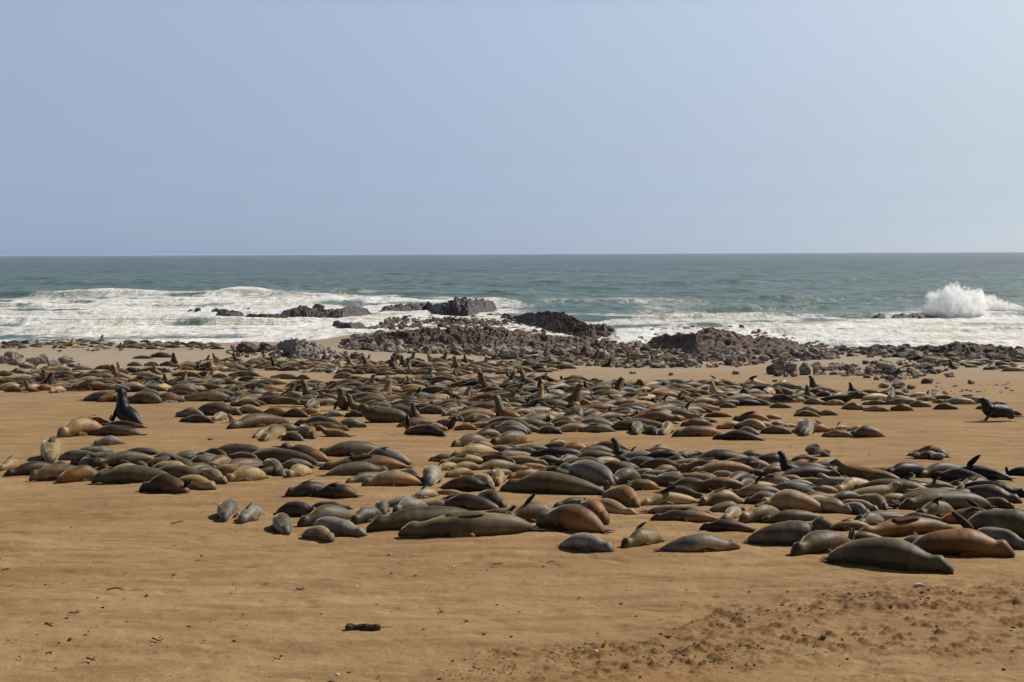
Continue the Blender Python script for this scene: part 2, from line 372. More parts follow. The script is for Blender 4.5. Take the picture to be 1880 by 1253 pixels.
def paddle(v, f, c, base, dirv, nrm, ln, wd, col, curl=0.0, th=.010, dark=.55):
    """a tapered flipper: rows across, thin, slightly curled, scalloped tip"""
    dirv = dirv/np.linalg.norm(dirv); side = np.cross(nrm, dirv); side /= np.linalg.norm(side)+1e-9; nn = np.cross(dirv, side)
    b0 = len(v); rows = 7; prof = [.55, .95, 1.0, .92, .78, .55, .16]
    p = np.array(base, float); d = dirv.copy(); st = ln/(rows-1)
    for i in range(rows):
        w = wd*prof[i]/2; t = th*(1.5-1.1*i/(rows-1)) * (ln/.4)
        for sgn, dz in ((-1, 0), (-.45, t), (.35, t), (1, .2*t), (.35, -t), (-.45, -t)):
            v.append(p+side*w*sgn+nn*dz - (d*.22*w*sgn if i > 2 else 0)); c.append(np.array(col)*(dark))
        d = d*math.cos(curl/rows)+nn*math.sin(curl/rows); nn = np.cross(d, side); p = p+d*st
    for i in range(rows-1):
        for j in range(6):
            a = b0+i*6+j; b = b0+i*6+(j+1) % 6
            f.append((a, b, b+6, a+6))
    f.append(tuple(b0+j for j in range(6))[::-1]); f.append(tuple(b0+(rows-1)*6+j for j in range(6)))
def seal_geo(L, D, pose, flags, back, belly, rs, N=30, Mr=16, bend=None, roll=None, hd=0.0, zone='a'):
    """one seal: a lofted body with the flippers grown from it. Nose at -x, tail at +x, resting on z=0"""
    r = D/2; ts, sx, sz, an = spine(pose, N)
    # more rings in the head
    bend = rs.uniform(-.5, .5) if bend is None else bend
    hb = rs.uniform(-.5, .5)
    rk = rs.uniform(0, 1)**.8; wv = np.interp(ts, PT, PU if pose in 'RUN' else PW*rk+PS*(1-rk))*r*1.06; hv = np.interp(ts, PT, PU if pose in 'RUN' else PH*rk+PS*(1-rk))*r*1.02
    head = D/L
    bulge = 1+.05*np.sin(ts*9+rs.uniform(0, 6)); wv = wv*bulge; hv = hv*(1+.04*np.sin(ts*7+rs.uniform(0, 6)))
    fo = 1-rs.uniform(.01, .04)*np.maximum(0, np.sin(ts*110+rs.uniform(0, 6)))*np.exp(-((ts-.20)/.045)**2); wv = wv*fo; hv = hv*fo
    if 'W' in flags: fo = 1-.06*np.maximum(0, np.sin(ts*120))*np.exp(-((ts-.2)/.09)**2); wv *= fo; hv *= fo
    x = sx*L; z = sz*L
    yaw = bend*(ts-.5)*1.0 + hb*np.clip(.24-ts, 0, 1)*2.4
    y = np.zeros(N)
    if pose == 'L':
        x = np.zeros(N)
        for i in range(N-2, -1, -1):
            x[i] = x[i+1]-L/(N-1)*math.cos(yaw[i]); y[i] = y[i+1]-L/(N-1)*math.sin(yaw[i])
    zc = np.maximum(hv*.88, z+hv*.88*np.cos(an)) if pose != 'L' else hv*.92
    if pose == 'L': zc = zc + .10*r*np.exp(-((ts-.10)/.07)**2)
    x = x - (x[0]+x[-1])/2 if pose in 'LH' else x - x[N//3:].min() + L*.04
    y = y - y.mean()
    v = []; c = []; f = []
    sd = rs.uniform(0, 100)
    up = np.array([0, 0, 1.])
    roll = rs.uniform(-.1, 1.35)*(1 if math.cos(hd) > 0 else -1) if roll is None else roll
    frames = []
    for i in range(N):
        j0, j1 = max(0, i-1), min(N-1, i+1)
        T = np.array([x[j1]-x[j0], y[j1]-y[j0], zc[j1]-zc[j0]]) if pose != 'L' else np.array([x[j1]-x[j0], y[j1]-y[j0], 0])
        T /= np.linalg.norm(T)+1e-9
        sdv = np.cross(up, T); sdv /= np.linalg.norm(sdv)+1e-9; nv = np.cross(T, sdv)
        frames.append((np.array([x[i], y[i], zc[i]]), sdv, nv, T))
    ang = np.linspace(0, 2*math.pi, Mr, endpoint=False)
    back = np.array(back); belly = np.array(belly)
    for i in range(N):
        P, sdv, nv, T = frames[i]; t = ts[i]
        for a in ang:
            ca, sa = math.cos(a), math.sin(a)
            rr = 1+.035*math.sin(3*a+sd+t*6)+.02*math.sin(13*t+2*a+sd)
            # snout: narrower above, brow
            hh = hv[i]*(1.0 if sa < 0 else 1.0+.10*math.exp(-((t-.095)/.03)**2)-.10*math.exp(-((t-.045)/.02)**2))
            p = P+sdv*ca*wv[i]*rr+nv*sa*hh*rr
            if p[2] < .010:
                dp = .010-p[2]; p[2] = .002+.002*sa; p = p+sdv*ca*dp*.2
            v.append(p)
            bm = .5-.5*math.sin(a+roll)                      # 0 at the back, 1 at the belly
            n = .10*math.sin(t*17+sd)+.08*math.sin(a*2+t*9+sd*2)
            k = min(1, max(0, (bm+n-.42)/.36)); k = k*k*(3-2*k)
            if t < .20: k = k*.7+.1
            if zone == 'r': k = max(k*(.15+.85*min(1, max(0, (t-.30)/.25))), .9*min(1, max(0, (t+n*.4-.62)/.14)))
            elif zone == 'f': k = k*min(1, max(.1, (.80-t-n*.5)/.22))
            col = back*(1-k)+belly*k
            if t < .145: col = col*(.38+.62*sst(.0, .145, t))
            if t > .88: col = col*(1-.45*(t-.88)/.12)
            c.append(col)
    for i in range(N-1):
        for j in range(Mr):
            a = i*Mr+j; b = i*Mr+(j+1) % Mr; f.append((a, b, b+Mr, a+Mr))
    f.append(tuple(range(Mr))[::-1]); f.append(tuple((N-1)*Mr+j for j in range(Mr)))
    nb = len(f)
    fl = np.minimum(back*.45, np.array([.022, .018, .016]))+.004
    def at(t, a, out=1.0):
        q = t*(N-1); i = int(min(N-2, q)); k = q-i
        P = frames[i][0]*(1-k)+frames[i+1][0]*k; s_, n_, T_ = frames[i][1], frames[i][2], frames[i][3]
        rad = s_*math.cos(a)*(wv[i]*(1-k)+wv[i+1]*k)+n_*math.sin(a)*(hv[i]*(1-k)+hv[i+1]*k)
        return P+rad*out, rad/(np.linalg.norm(rad)+1e-9), T_
    FL = L*.25; FW = L*.085
    def P0(p, n_):
        p = p.copy(); p[2] = max(min(p[2], r*.30), .025); return p
    if pose in 'RUN' :
        for s in (0, 1):
            a = (-.35 if s == 0 else math.pi+.35)
            p, n_, T_ = at(.37, a, .75)
            tgt = np.array([p[0]-.02*L-.04*L*s, p[1]+(1 if n_[1] > 0 else -1)*L*.10, .01])
            dv = tgt-p; ln = np.linalg.norm(dv)
            paddle(v, f, c, p, dv, np.array([-1., 0, .1]), ln*1.03, FW*1.15, back*.8, 0, .02, .8)
            dv2 = np.array([-.25, .9*(1 if n_[1] > 0 else -1), 0.]); paddle(v, f, c, tgt+np.array([0, 0, .012]), dv2, np.array([0, 0, 1.]), FL*.45, FW*1.1, fl, 0, .01, 1)
    else:
        for s in (0, 1):
            a = (-.42 if s == 0 else math.pi+.42)
            p, n_, T_ = at(.36, a, .93)
            p = P0(p, n_); dv = T_*.9+n_*np.array([1, 1, 0])*.45; dv[2] = -.03
            q, n2, _ = at(.55, a-(.12 if s == 0 else -.12), 1.0); q[2] = max(.02, min(q[2], r*.16)); paddle(v, f, c, p, q-p+n_*np.array([1, 1, 0])*.05, n_*.9+np.array([0, 0, .45]), FL*.72, FW*1.15, back*.5, 0, .010, 1)
    if 'F' in flags:      # a flipper lying along the upper flank
        a = math.pi/2+rs.uniform(-.5, .5); p, n_, T_ = at(.34, a, 1.0)
        q, n2, _ = at(.34+.22, a+rs.uniform(-.15, .15), 1.05)
        paddle(v, f, c, p-n_*.006, q-p+n_*.05, n_, FL*1.1, FW*1.0, back*.38, -.2, .012, 1)
    if 'V' in flags:      # a fore flipper waved in the air
        a = math.pi/2+rs.uniform(-.3, .3); p, n_, T_ = at(.38, a, .9)
        paddle(v, f, c, p, n_*.8+T_*rs.uniform(.5, 1.3), np.array([0, 1., 0])+n_*.2, FL*1.05, FW*1.0, fl, rs.uniform(-1.0, .0), .014, 1.1)
    if 'T' in flags:      # hind flippers lifted
        p, n_, T_ = at(.93, math.pi/2, .2)
        for s in (-1, 1):
            paddle(v, f, c, p, np.array([.28+.1*s, .20*s, 1.]), np.array([.3*s, 1., 0]), L*(.30 if 'X' in flags else .20), FW*1.0, fl, rs.uniform(-.4, .4), .012, 1.1)
    else:
        p, n_, T_ = at(.93, math.pi/2, 0); p[2] = .03
        lf = L*(.21 if 'B' in flags else .13)
        for s in (-1, 1):
            sdv = np.array([-T_[1], T_[0], 0]); paddle(v, f, c, p+sdv*s*.02, T_*np.array([1, 1, 0])+sdv*s*(.32 if 'B' in flags else .22), np.array([0, 0, 1.]), lf, FW*.95, fl, 0, .012, 1)
    nf = len(f); mi = [0]*nb+[2]*(nf-nb)
    # ears, eyes, nostril pad
    if N >= 24:
        for s in (0, 1):
            a = .55 if s == 0 else math.pi-.55
            p, n_, T_ = at(.088, a, .95)
            e0 = len(v); er = r*.055
            for (dx, dy, dz) in ((1.6, 0, 0), (-1.6, 0, 0), (0, .9, 0), (0, -.9, 0), (0, 0, 1), (0, 0, -1)):
                v.append(p+T_*dx*er+np.cross(T_, n_)*dy*er+n_*dz*er*.7); c.append(np.array([.01, .008, .006]))
            for q in ((0, 2, 4), (2, 1, 4), (1, 3, 4), (3, 0, 4), (2, 0, 5), (1, 2, 5), (3, 1, 5), (0, 3, 5)):
                f.append(tuple(e0+k for k in q)); mi.append(1)
            p, n_, T_ = at(.135, a-.1 if s == 0 else a+.1, .92)
            e0 = len(v); el = r*.17
            for q in (p-T_*el*.1, p+T_*el*.15+n_*el*.18, p+T_*el+n_*el*.45, p+np.cross(T_, n_)*el*.22+T_*el*.1): v.append(q); c.append(back*.6)
            for q in ((0, 1, 2), (0, 2, 3), (1, 3, 2), (0, 3, 1)): f.append(tuple(e0+k for k in q)); mi.append(0)
        # whisker pad and nose
        p, n_, T_ = at(.012, math.pi/2, .5); e0 = len(v); er = r*.085
        for (dx, dy, dz) in ((1, 0, 0), (-1, 0, 0), (0, 1.3, 0), (0, -1.3, 0), (0, 0, 1), (0, 0, -1)):
            v.append(p+T_*dx*er+np.cross(T_, n_)*dy*er+n_*dz*er); c.append(np.array([.02, .015, .012]))
        for q in ((0, 2, 4), (2, 1, 4), (1, 3, 4), (3, 0, 4), (2, 0, 5), (1, 2, 5), (3, 1, 5), (0, 3, 5)):
            f.append(tuple(e0+k for k in q)); mi.append(1)
    return np.array(v), f, np.array(c), mi

SEALS = []     # every seal: dict(mid, heading, L, D, pose, flags, cols, label, px,py)
def add_seal(hx, hy, tx, ty, D, cols, flags='', label=None):
    """hx,hy: where the nose rests; tx,ty: where the tail rests (photo px); D: thickness, or full height for sitting ones"""
    pose = next((p for p in 'RUNH' if p in flags), 'L')
    h = onground(hx, hy); t = onground(tx, ty); mid = (h+t)/2
    s = scl(mid[1]); D = D/s
    if pose in 'RUN':
        ts, sx, sz, an = spine(pose, 30); hgt = sz.max()+.07
        L = D/hgt; L = min(max(L, .8), 2.5); Dm = L*.27
        hd = math.atan2(t[1]-h[1], t[0]-h[0]); 
        c = h+np.array([0, Dm*.3, 0])
    else:
        d = np.linalg.norm((t-h)[:2]); L = min(max(d, 2.9*D), 6.2*D); L = min(max(L, .62), 2.4); Dm = min(D*1.02, .60); L *= 1.04
        hd = math.atan2(t[1]-h[1], t[0]-h[0]); c = mid+np.array([0, Dm*.42*abs(math.cos(hd)), 0])
        if pose == 'H': Dm *= .9
    back = np.array(PAL[cols[0]]); belly = np.array(PAL[cols[-1]]) if len(cols) > 1 else back*1.25
    SEALS.append(dict(c=c, hd=hd, L=L, D=Dm, pose=pose, flags=flags, cols=cols, back=back, belly=belly, label=label, px=(hx+tx)/2, py=max(hy, ty), area=L*Dm*s*s, dirx=tx-hx, dy=abs(ty-hy), wpx=abs(tx-hx)))
def block(ox, oy, txt, k=1880/480.):
    for ln in txt.strip().splitlines():
        ln = ln.strip()
        if not ln: continue
        lab = None
        if '|' in ln: ln, lab = ln.split('|'); lab = lab.strip()
        p = ln.split(); n = [float(q) for q in p[:5]]
        add_seal(ox+n[0]/k, oy+n[1]/k, ox+n[2]/k, oy+n[3]/k, n[4]/k, p[5], p[6] if len(p) > 6 else '', lab)

block(0, 780, '''
5 338 140 300 85 tr F
20 370 420 335 95 db
350 292 390 225 150 tc F
212 397 560 385 125 ot
705 392 430 412 115 or
480 292 1050 318 108 g
830 250 500 255 88 sg F | wrinkled silver seal behind the long grey seal in the front left cluster
650 425 1250 425 140 oo
1030 495 1310 503 132 db T | dark seal with striped hind flippers standing up at front of the left cluster
1545 480 1230 470 100 tc | cream faced seal poking out right of the dark seal with raised hind flippers
1370 358 1070 362 105 tc VT | cream bellied seal on its back waving flippers in the front left cluster
1035 290 1320 285 88 gd
1500 240 1270 236 45 do
1360 315 1545 310 95 g
1480 332 1660 300 98 ot
1578 358 1880 318 100 ot
1610 440 1430 392 95 tg F
665 163 880 152 72 gs | lone small grey seal resting on open sand below the black bull
410 101 730 75 125 tr F | cream fronted seal with rusty rump and head toward the camera on left sand
632 88 990 88 85 do B | dark seal with trailing hind flippers below the black bull on left sand
''')
block(0, 620, '''
520 628 800 615 62 tr FT
700 650 1030 655 58 do
1258 580 1460 585 75 gt
1290 612 1530 618 60 do
1530 606 1625 590 64 st
1640 620 1740 600 62 rt H
1720 566 1390 562 98 oo
860 466 600 458 80 o B
850 462 740 466 66 or
930 476 1115 476 92 o
1290 468 1115 470 80 ot
970 422 1140 418 50 o
1300 460 1660 452 86 ot F
1665 492 1870 470 76 ot
1850 546 1730 545 68 tg
1720 458 1610 466 46 k
1735 428 1930 422 80 g V
570 392 720 386 56 ot
655 392 870 386 54 oo
480 394 690 382 76 ot
360 408 460 400 54 ts
135 398 35 396 52 o
150 378 0 382 62 tc
260 392 370 390 52 r
310 340 460 320 112 og R
375 345 420 335 75 ro U
185 400 300 395 95 o R
880 348 700 346 52 o
1005 384 900 386 62 tg
1010 372 1190 366 38 o
1200 405 1400 400 72 og
1410 370 1600 370 46 o
1480 396 1660 394 38 g
1500 336 1720 336 44 o
1610 370 1740 368 36 t
1225 282 1440 286 42 o
1200 326 1400 322 46 o
1180 320 1225 312 58 k R
1635 282 1870 286 46 ot
1430 282 1495 278 36 o
1480 276 1590 276 32 o
1460 226 1555 224 32 d
1545 248 1650 245 44 t
1640 232 1770 230 42 o
915 204 1010 203 36 g
1030 204 1140 203 36 ot
1145 203 1250 203 38 o
1245 200 1300 192 92 d R | dark seal sitting upright on the sand gap of the far left herd
1290 208 1430 208 34 o
950 150 1095 150 26 g
1075 143 1235 143 42 gd
800 296 700 296 40 o
905 250 960 250 44 d T
620 262 420 262 30 o
400 330 560 330 42 og
600 318 800 318 38 o
830 318 960 318 30 g
1000 318 1160 318 34 o
20 310 170 312 34 g
180 290 300 285 36 o
0 275 120 272 32 o
1240 236 1400 236 28 r
1420 236 1400 232 32 k U
''')
block(400, 620, '''
68 664 500 625 102 ob | long olive seal alone on sand between the left and centre herds
335 754 470 690 104 ot
257 722 380 690 60 ot
590 668 400 672 62 g
480 738 590 748 76 gd
700 742 590 670 96 ro F
935 668 590 664 70 ot
705 706 955 714 66 to HB
545 628 940 662 86 oo
1055 640 850 646 76 go
1030 602 1340 605 138 oo H | olive seal with lifted head and long body lying on sand in the middle herd
880 525 905 520 168 or R | big brown bull sitting tall with chest out in the middle herd
945 524 1140 515 128 o R
1400 575 1440 570 100 db U | small dark seal sitting bolt upright beside the long olive seal
500 562 340 562 76 tr F
465 566 640 570 70 db
610 552 715 550 52 r
785 562 880 560 52 s
680 562 790 560 34 t
940 566 1040 564 56 d
1210 562 1450 570 92 ot
1105 525 1260 525 56 d
1440 540 1640 545 70 o
1290 638 1560 625 66 ot
1645 714 1350 690 78 db TX | very dark seal in front with hind flippers raised in the centre
1720 668 1560 640 84 d H
500 380 745 382 52 do
1250 418 1135 416 58 tc
1120 415 1000 415 50 t
1010 425 850 425 58 gs
590 418 750 420 42 ot
1365 352 1440 346 66 o R
1505 410 1610 400 84 go R
1020 356 1120 352 58 k F
1120 350 1300 350 58 o H
370 298 575 298 44 ot
560 298 655 298 38 o
830 292 970 292 52 ot | olive brown seal lying just right of the black backed gull
925 296 1060 296 32 to
1255 222 1310 215 98 d R
1325 210 1380 205 84 d R
1370 215 1430 212 74 o R
1705 240 1750 236 108 ro R
1775 190 1820 185 66 d R
1640 328 1825 326 42 to
1700 292 1730 290 38 o U
1260 250 1375 250 34 t
1460 262 1585 258 36 t
1415 266 1460 264 28 t
70 285 300 286 46 ot
240 414 365 416 66 o
380 416 520 414 58 o
60 460 200 458 46 d
95 500 300 500 56 o
390 440 600 440 34 ro
640 520 720 500 70 gd
860 470 1000 466 40 ot
470 485 620 480 36 og
''')
block(800, 620, '''
325 395 405 388 152 oo R | large olive seal sitting up tall above the packed centre herd
710 604 930 594 88 ot
1040 646 820 642 86 ot TX | tan seal flinging long dark hind flippers high into the air
1028 676 1295 680 62 gt F
1495 570 1235 571 76 oo
1305 573 1205 572 50 tg
1530 668 1260 668 82 do
1380 640 1170 640 66 o
1440 708 1470 650 82 g | round grey pup facing the camera at the edge of the centre herd
1590 706 1515 680 66 d
1640 708 1680 660 82 ot
1570 588 1580 550 62 tc
300 640 725 682 92 og
430 690 655 694 96 gs
200 606 400 604 70 ot
320 566 600 584 58 ob
450 520 650 520 56 to
140 668 290 668 52 ro F
905 345 945 335 60 k R
785 335 820 330 50 d R
1480 386 1570 384 78 ro N
915 310 1100 310 44 ot
1095 316 1195 316 28 o
515 300 600 300 58 k R
1075 388 1125 384 62 k R
60 326 250 326 40 to
660 300 480 295 30 o
60 560 150 550 66 g
290 466 240 466 50 ot
360 485 640 480 42 o
560 452 670 450 44 k V
0 520 250 530 60 to
760 520 900 525 50 ot
590 575 710 575 60 d FV
800 555 930 560 64 t V
1095 590 1230 585 60 t
400 610 610 640 54 o
100 585 200 600 52 g
640 410 920 410 46 or
930 400 1040 400 38 to
1160 510 1250 510 44 o
''')
block(380, 780, '''
-5 233 420 230 102 og | long grey olive seal lying behind the lifted grey head, left part of nearest herd
140 264 330 252 62 ot
190 276 800 304 118 oo B
520 262 865 278 132 or H | big olive seal lifting its grey head over its neighbour in the nearest herd
775 236 1260 216 108 oo | long olive seal at the top edge of the nearest herd left of the silver seal
1090 284 1450 290 124 sg F | pale silver fat seal behind the rusty seal in the nearest herd
808 342 1430 325 112 or F | rusty seal with dark flipper on its flank in front of the silver seal
1310 366 850 386 102 go B
990 440 1310 402 76 oo
1112 458 1530 442 112 tr F | tan seal with bright rusty hindquarters lying on sand, head left
1560 430 1350 350 72 db
1610 442 1620 370 122 sg | grey whiskered seal with round face toward the camera left of centre
90 358 410 302 86 ob
165 364 390 322 60 o
130 432 420 402 106 tc
555 402 405 310 100 gd
500 332 760 326 72 g
575 404 740 374 90 tc
650 530 800 520 116 do F
815 532 1020 530 108 db BF
120 696 185 615 128 gs | leftmost of the two grey pups lying alone on the front sand
235 702 385 645 108 sg F | curled silver pup beside the other lone pup on the front sand
790 652 495 640 112 do
560 773 525 690 126 gs | small grey seal facing the camera at the left end of the front row
1040 612 740 602 72 to B
658 720 1045 665 128 og
1035 714 1245 666 112 gd
1120 806 760 742 128 sg F | blue grey pup lying head right in the front row beside a tan bellied pup
905 833 690 794 110 tg | plump pup with tan belly and snout at the front left corner of the front row
1270 646 1250 592 92 gs
1545 566 1260 592 86 sg H
1335 642 1585 604 106 sg
1720 602 1570 602 72 st
''')
block(640, 780, '''
575 268 790 264 60 ot
652 302 980 288 80 to F
650 336 770 322 60 t
770 338 905 332 70 tr
690 382 905 364 76 tr
915 250 1100 228 70 tg
1005 264 1325 244 70 gt
1430 292 1050 286 68 tg
897 332 1210 312 70 gt
1060 457 890 384 78 to
1090 432 1050 366 86 tc
955 372 1180 352 56 g
1085 342 1330 332 56 or
1145 390 1415 364 72 rt F | pinkish rusty seal with a dark flipper across its side in the centre
1210 312 1420 312 44 t
1355 348 1560 344 62 o
1105 478 1840 502 158 oo B | very long olive seal stretched head left in the middle of the nearest herd
1045 478 665 462 106 db | dark chestnut seal lying head right, left of the very long olive seal
445 542 640 512 70 st V
810 505 650 502 42 tr
625 602 1075 614 112 do | dark seal lying low behind the long olive seal of the front row
940 542 690 532 52 g
1120 602 935 548 116 og
137 774 960 722 165 do | long dark olive seal behind the biggest seal of the front row
370 828 1330 786 178 to BF | biggest olive tan seal of the front row lying stretched head left
1225 668 920 674 78 gd H
1175 722 1450 700 150 ro V | rusty seal curled with pale flipper showing right of the biggest front seal
1400 745 1790 786 188 or B | hunched olive seal with long orange hind flippers in the front row
735 158 1030 142 96 gt
850 196 1025 186 86 or W
880 98 1100 84 70 ro F
1285 72 1055 64 76 sg
1030 152 1290 124 106 or B
1350 52 1285 48 50 t
1535 64 1360 56 62 gd | short grey seal lying on open sand above the nearest herd
1265 186 1050 186 52 o
1185 196 1450 192 56 gd
1430 176 1560 166 72 to F
1545 216 1700 212 86 r B | bright rusty seal with long hind flippers at the back of the nearest herd
1330 282 1530 278 70 gd
1530 288 1640 272 82 gd
1700 294 1560 292 50 t
1320 215 1500 215 40 o
705 45 560 40 60 t
''')
block(1000, 780, '''
200 262 540 258 88 oo
135 360 505 436 165 gs | fat slate grey seal behind the very long olive seal
500 932 118 892 132 sg | plump grey seal lying alone on front sand with head right
562 902 850 856 128 ot V | small tan seal in the front row lifting a stubby flipper, head left
1408 908 845 930 132 gt W | grey seal with ringed neck folds lying on front sand, head right
1125 774 1510 782 90 db
62 590 380 564 66 d
440 722 265 650 150 rb T | glossy rust coloured seal with blue black hind flippers in the front row
660 662 230 604 104 tc
690 596 440 525 128 rb
575 472 825 466 88 or F
505 428 660 404 112 gd
455 328 690 314 76 gs H
575 294 840 297 82 og
510 248 650 246 110 d R | dark brown seal lifting its head at the back of the nearest herd
720 192 930 186 56 tr F
745 205 910 200 36 g
800 218 960 214 34 g
1060 290 835 292 82 do
930 236 1060 232 56 g
720 252 830 248 52 t
1035 304 1545 296 132 do | long dark seal lying against the pink boulder at the back of the herd
1110 208 1400 196 46 o
1400 240 1580 236 74 o
1720 284 1565 284 92 do
790 346 935 334 62 or
1200 352 1000 346 66 g
665 346 790 344 44 ts
870 372 760 370 62 sg H
970 392 870 386 56 s
660 392 800 390 46 gd
905 442 820 400 74 gd
940 474 1150 482 106 ot
1120 474 1340 464 90 tr F
1160 532 815 494 76 oo
695 585 1100 564 88 tc V
1160 587 1390 574 120 to F
1262 682 720 642 80 tg B
775 700 1250 702 94 or F
1300 706 1400 650 84 st
1440 626 1190 642 80 o
1420 722 1700 668 120 to F
1340 374 1630 378 68 do H
1580 362 1710 358 66 or
1440 434 1200 386 76 sg
1370 478 1520 440 72 kg F
1410 508 1710 486 86 tr V
1445 574 1735 576 92 gd
1490 442 1800 444 76 ot F
1620 388 1900 384 42 t
600 240 700 238 60 k V
''')
block(1400, 780, '''
150 372 370 375 180 kk R | shiny wet black seal rearing up near the two boulders on the right
400 252 220 256 52 o
545 302 370 306 70 gs H | grey seal lifting its face rightward beside the shiny black seal
250 292 330 288 56 rt
75 304 140 300 44 o
310 372 545 372 62 oo
495 362 780 354 82 dk | nearly black fat seal at the back right of the nearest herd
1040 382 700 368 74 oo
840 342 1060 346 50 o
20 350 145 346 64 or
45 382 250 380 40 t
245 424 520 442 52 ts
430 388 540 386 30 t
500 430 730 428 54 to F
625 402 760 400 42 tr
720 402 930 400 44 tc
160 450 340 448 50 s
205 490 300 486 82 gd H
635 490 1215 502 108 oo
940 430 1190 430 46 o V
1080 468 1190 466 52 t F
1185 472 1350 470 66 g V
1220 492 1420 490 50 ot
1330 442 1480 440 32 o F
1875 568 1425 524 118 oo
1310 538 1580 536 80 gt
1015 622 1650 604 142 oo | big olive seal with its dark face toward the camera in the right herd
1810 604 1590 566 76 or
870 562 1020 558 68 tc | cream seal lying behind the flat pink stone in the right herd
912 620 695 540 90 or
480 564 720 544 80 gd
840 630 555 586 76 tg
645 656 355 624 112 gt
755 662 600 626 82 sg
270 552 500 550 78 o
320 500 540 500 68 to F
75 630 375 642 158 tr | large orange tan seal lying rump outward in the right herd
0 714 445 702 88 oo
680 706 1030 686 66 oo
700 752 870 714 86 gs
1005 702 865 700 48 s
1015 697 1250 702 56 db
1130 690 1385 660 120 ot V
1740 722 1310 718 112 or FV | brown seal with one large dark flipper raised over its side, far right
1950 832 1645 802 208 oo | huge olive seal hunched at the right edge of the photo
1805 650 1950 640 60 o
703 840 1400 794 135 rb F | bright rusty seal with dark flipper lying behind the largest rusty seal
1832 985 1080 960 205 rb VB | largest rusty seal lying on its back with dark head to the right
1920 922 1540 806 112 sg
1190 962 1020 900 122 og
1390 1108 505 1012 212 oo | nearest seal of all, dark olive with pointed snout toward lower right
222 962 665 905 165 ob T | olive seal with striped hind flippers raised and dark face on the sand
500 888 -70 872 208 og H | huge olive bull resting its lifted head over a neighbour, front right
550 770 710 770 74 to F
675 872 820 872 90 o
1095 222 1345 236 88 rb F | rusty seal draped over the isolated rocks on right sand
1155 246 1245 244 66 do | dark seal lying among the isolated rocks on right sand
1990 372 1790 366 70 k T | black seal mostly outside the right edge with its flippers on sand
''')
block(1200, 620, '''
148 720 500 712 86 or F
435 738 785 746 72 dk | nearly black seal tapering rightward on sand at the edge of the centre right herd
200 642 420 638 64 og
320 614 460 610 42 d
45 622 160 620 34 o
460 664 660 656 58 ts
590 702 765 712 62 gt
640 664 775 672 82 tg
775 702 995 704 70 oo
1110 720 1070 660 102 gs | grey seal lying head on to the camera at the right tip of the middle herd
1280 688 1100 692 72 r TV
1218 724 1440 726 60 ot
1425 724 1660 724 84 or | plump brown seal at the far right end of the middle herd's lowest row
1410 682 1540 680 46 tc
1300 674 1390 670 40 t V
750 652 850 648 50 tr
850 642 930 640 40 to
930 652 1000 650 32 tc
575 604 835 602 74 dr F
780 582 920 580 40 tg
190 560 350 560 46 gt
370 566 565 568 42 ro F
140 532 225 528 44 ot
1015 556 1200 562 48 ro
1050 546 1180 545 60 gs
1180 552 1330 554 44 ot
1105 452 1175 445 122 oo U | olive seal pointing its nose straight up in the right part of middle herd
1215 488 1110 486 52 gs
1225 492 1385 492 46 ot
1490 524 1385 520 56 ot
1515 532 1700 534 48 ot
1715 532 1870 532 56 or F
1505 490 1720 490 38 do
1845 482 1700 482 50 o
1420 392 1500 388 52 k R | wet black head shining above the right part of the middle herd
1530 448 1420 446 62 db
1290 422 1180 422 46 d
1350 410 1280 410 38 d
665 460 765 458 82 do N | dark seal arched double with nose to the sand in the centre right herd
870 480 1000 478 44 g
1000 476 1100 472 46 gt
420 425 470 420 70 k U
570 465 640 470 42 kg H
170 440 380 440 38 o
230 470 420 470 42 go
260 516 420 514 44 gt
460 512 600 512 40 o
840 515 990 515 42 og
790 470 840 468 34 t
1100 390 1060 388 28 o
900 395 1010 412 34 d
''')
block(1400, 600, '''
1410 604 1235 604 54 oo
1235 560 1340 560 32 r
1060 590 1220 590 54 gt
1600 605 1560 600 34 k
1650 560 1750 558 26 g
1750 636 1845 636 50 do
1355 306 1420 304 74 k R | wet black seal sitting alone on pale sand at far right
1430 288 1585 284 42 do
1140 248 1270 246 34 o
1320 250 1430 250 34 ro
''')
NHAND = len(SEALS)
# the packed rest of the colony, placed by chance inside the patches the photo shows them in
def inside(x, y, poly):
    r = False; j = len(poly)-1
    for i in range(len(poly)):
        xi, yi = poly[i]; xj, yj = poly[j]
        if (yi > y) != (yj > y) and x < (xj-xi)*(y-yi)/(yj-yi)+xi: r = not r
        j = i
    return r
fill = [
 ([(0, 690), (60, 678), (230, 680), (420, 690), (470, 702), (640, 712), (700, 735), (560, 752), (430, 742), (300, 722), (120, 722), (0, 722)], 190, .36),
 ([(600, 712), (760, 700), (1010, 700), (1130, 712), (1310, 712), (1430, 722), (1440, 745), (1300, 755), (1200, 790), (1060, 795), (900, 790), (840, 765), (700, 752), (600, 730)], 430, .34),
 ([(1290, 705), (1450, 712), (1560, 718), (1690, 730), (1830, 742), (1700, 748), (1500, 740), (1380, 735), (1300, 725)], 30, .5),
 ([(300, 672), (440, 660), (560, 664), (800, 664), (1000, 668), (1060, 678), (960, 688), (620, 690), (520, 682), (380, 684)], 260, .38),
 ([(0, 627), (180, 627), (290, 630), (410, 633), (410, 641), (290, 643), (0, 640)], 130, .45),
 ([(940, 640), (1150, 636), (1300, 650), (1340, 664), (1160, 676), (1040, 672), (960, 660)], 150, .5),
 ([(1540, 644), (1700, 640), (1880, 648), (1880, 686), (1760, 676), (1640, 660)], 90, .7),
 ([(820, 845), (1000, 822), (1300, 850), (1800, 880), (1870, 930), (1500, 930), (1180, 890), (900, 870)], 150, .33),
 ([(40, 860), (220, 850), (420, 835), (560, 840), (520, 880), (300, 890), (120, 875)], 24, .36),
]
frs = np.random.RandomState(5)
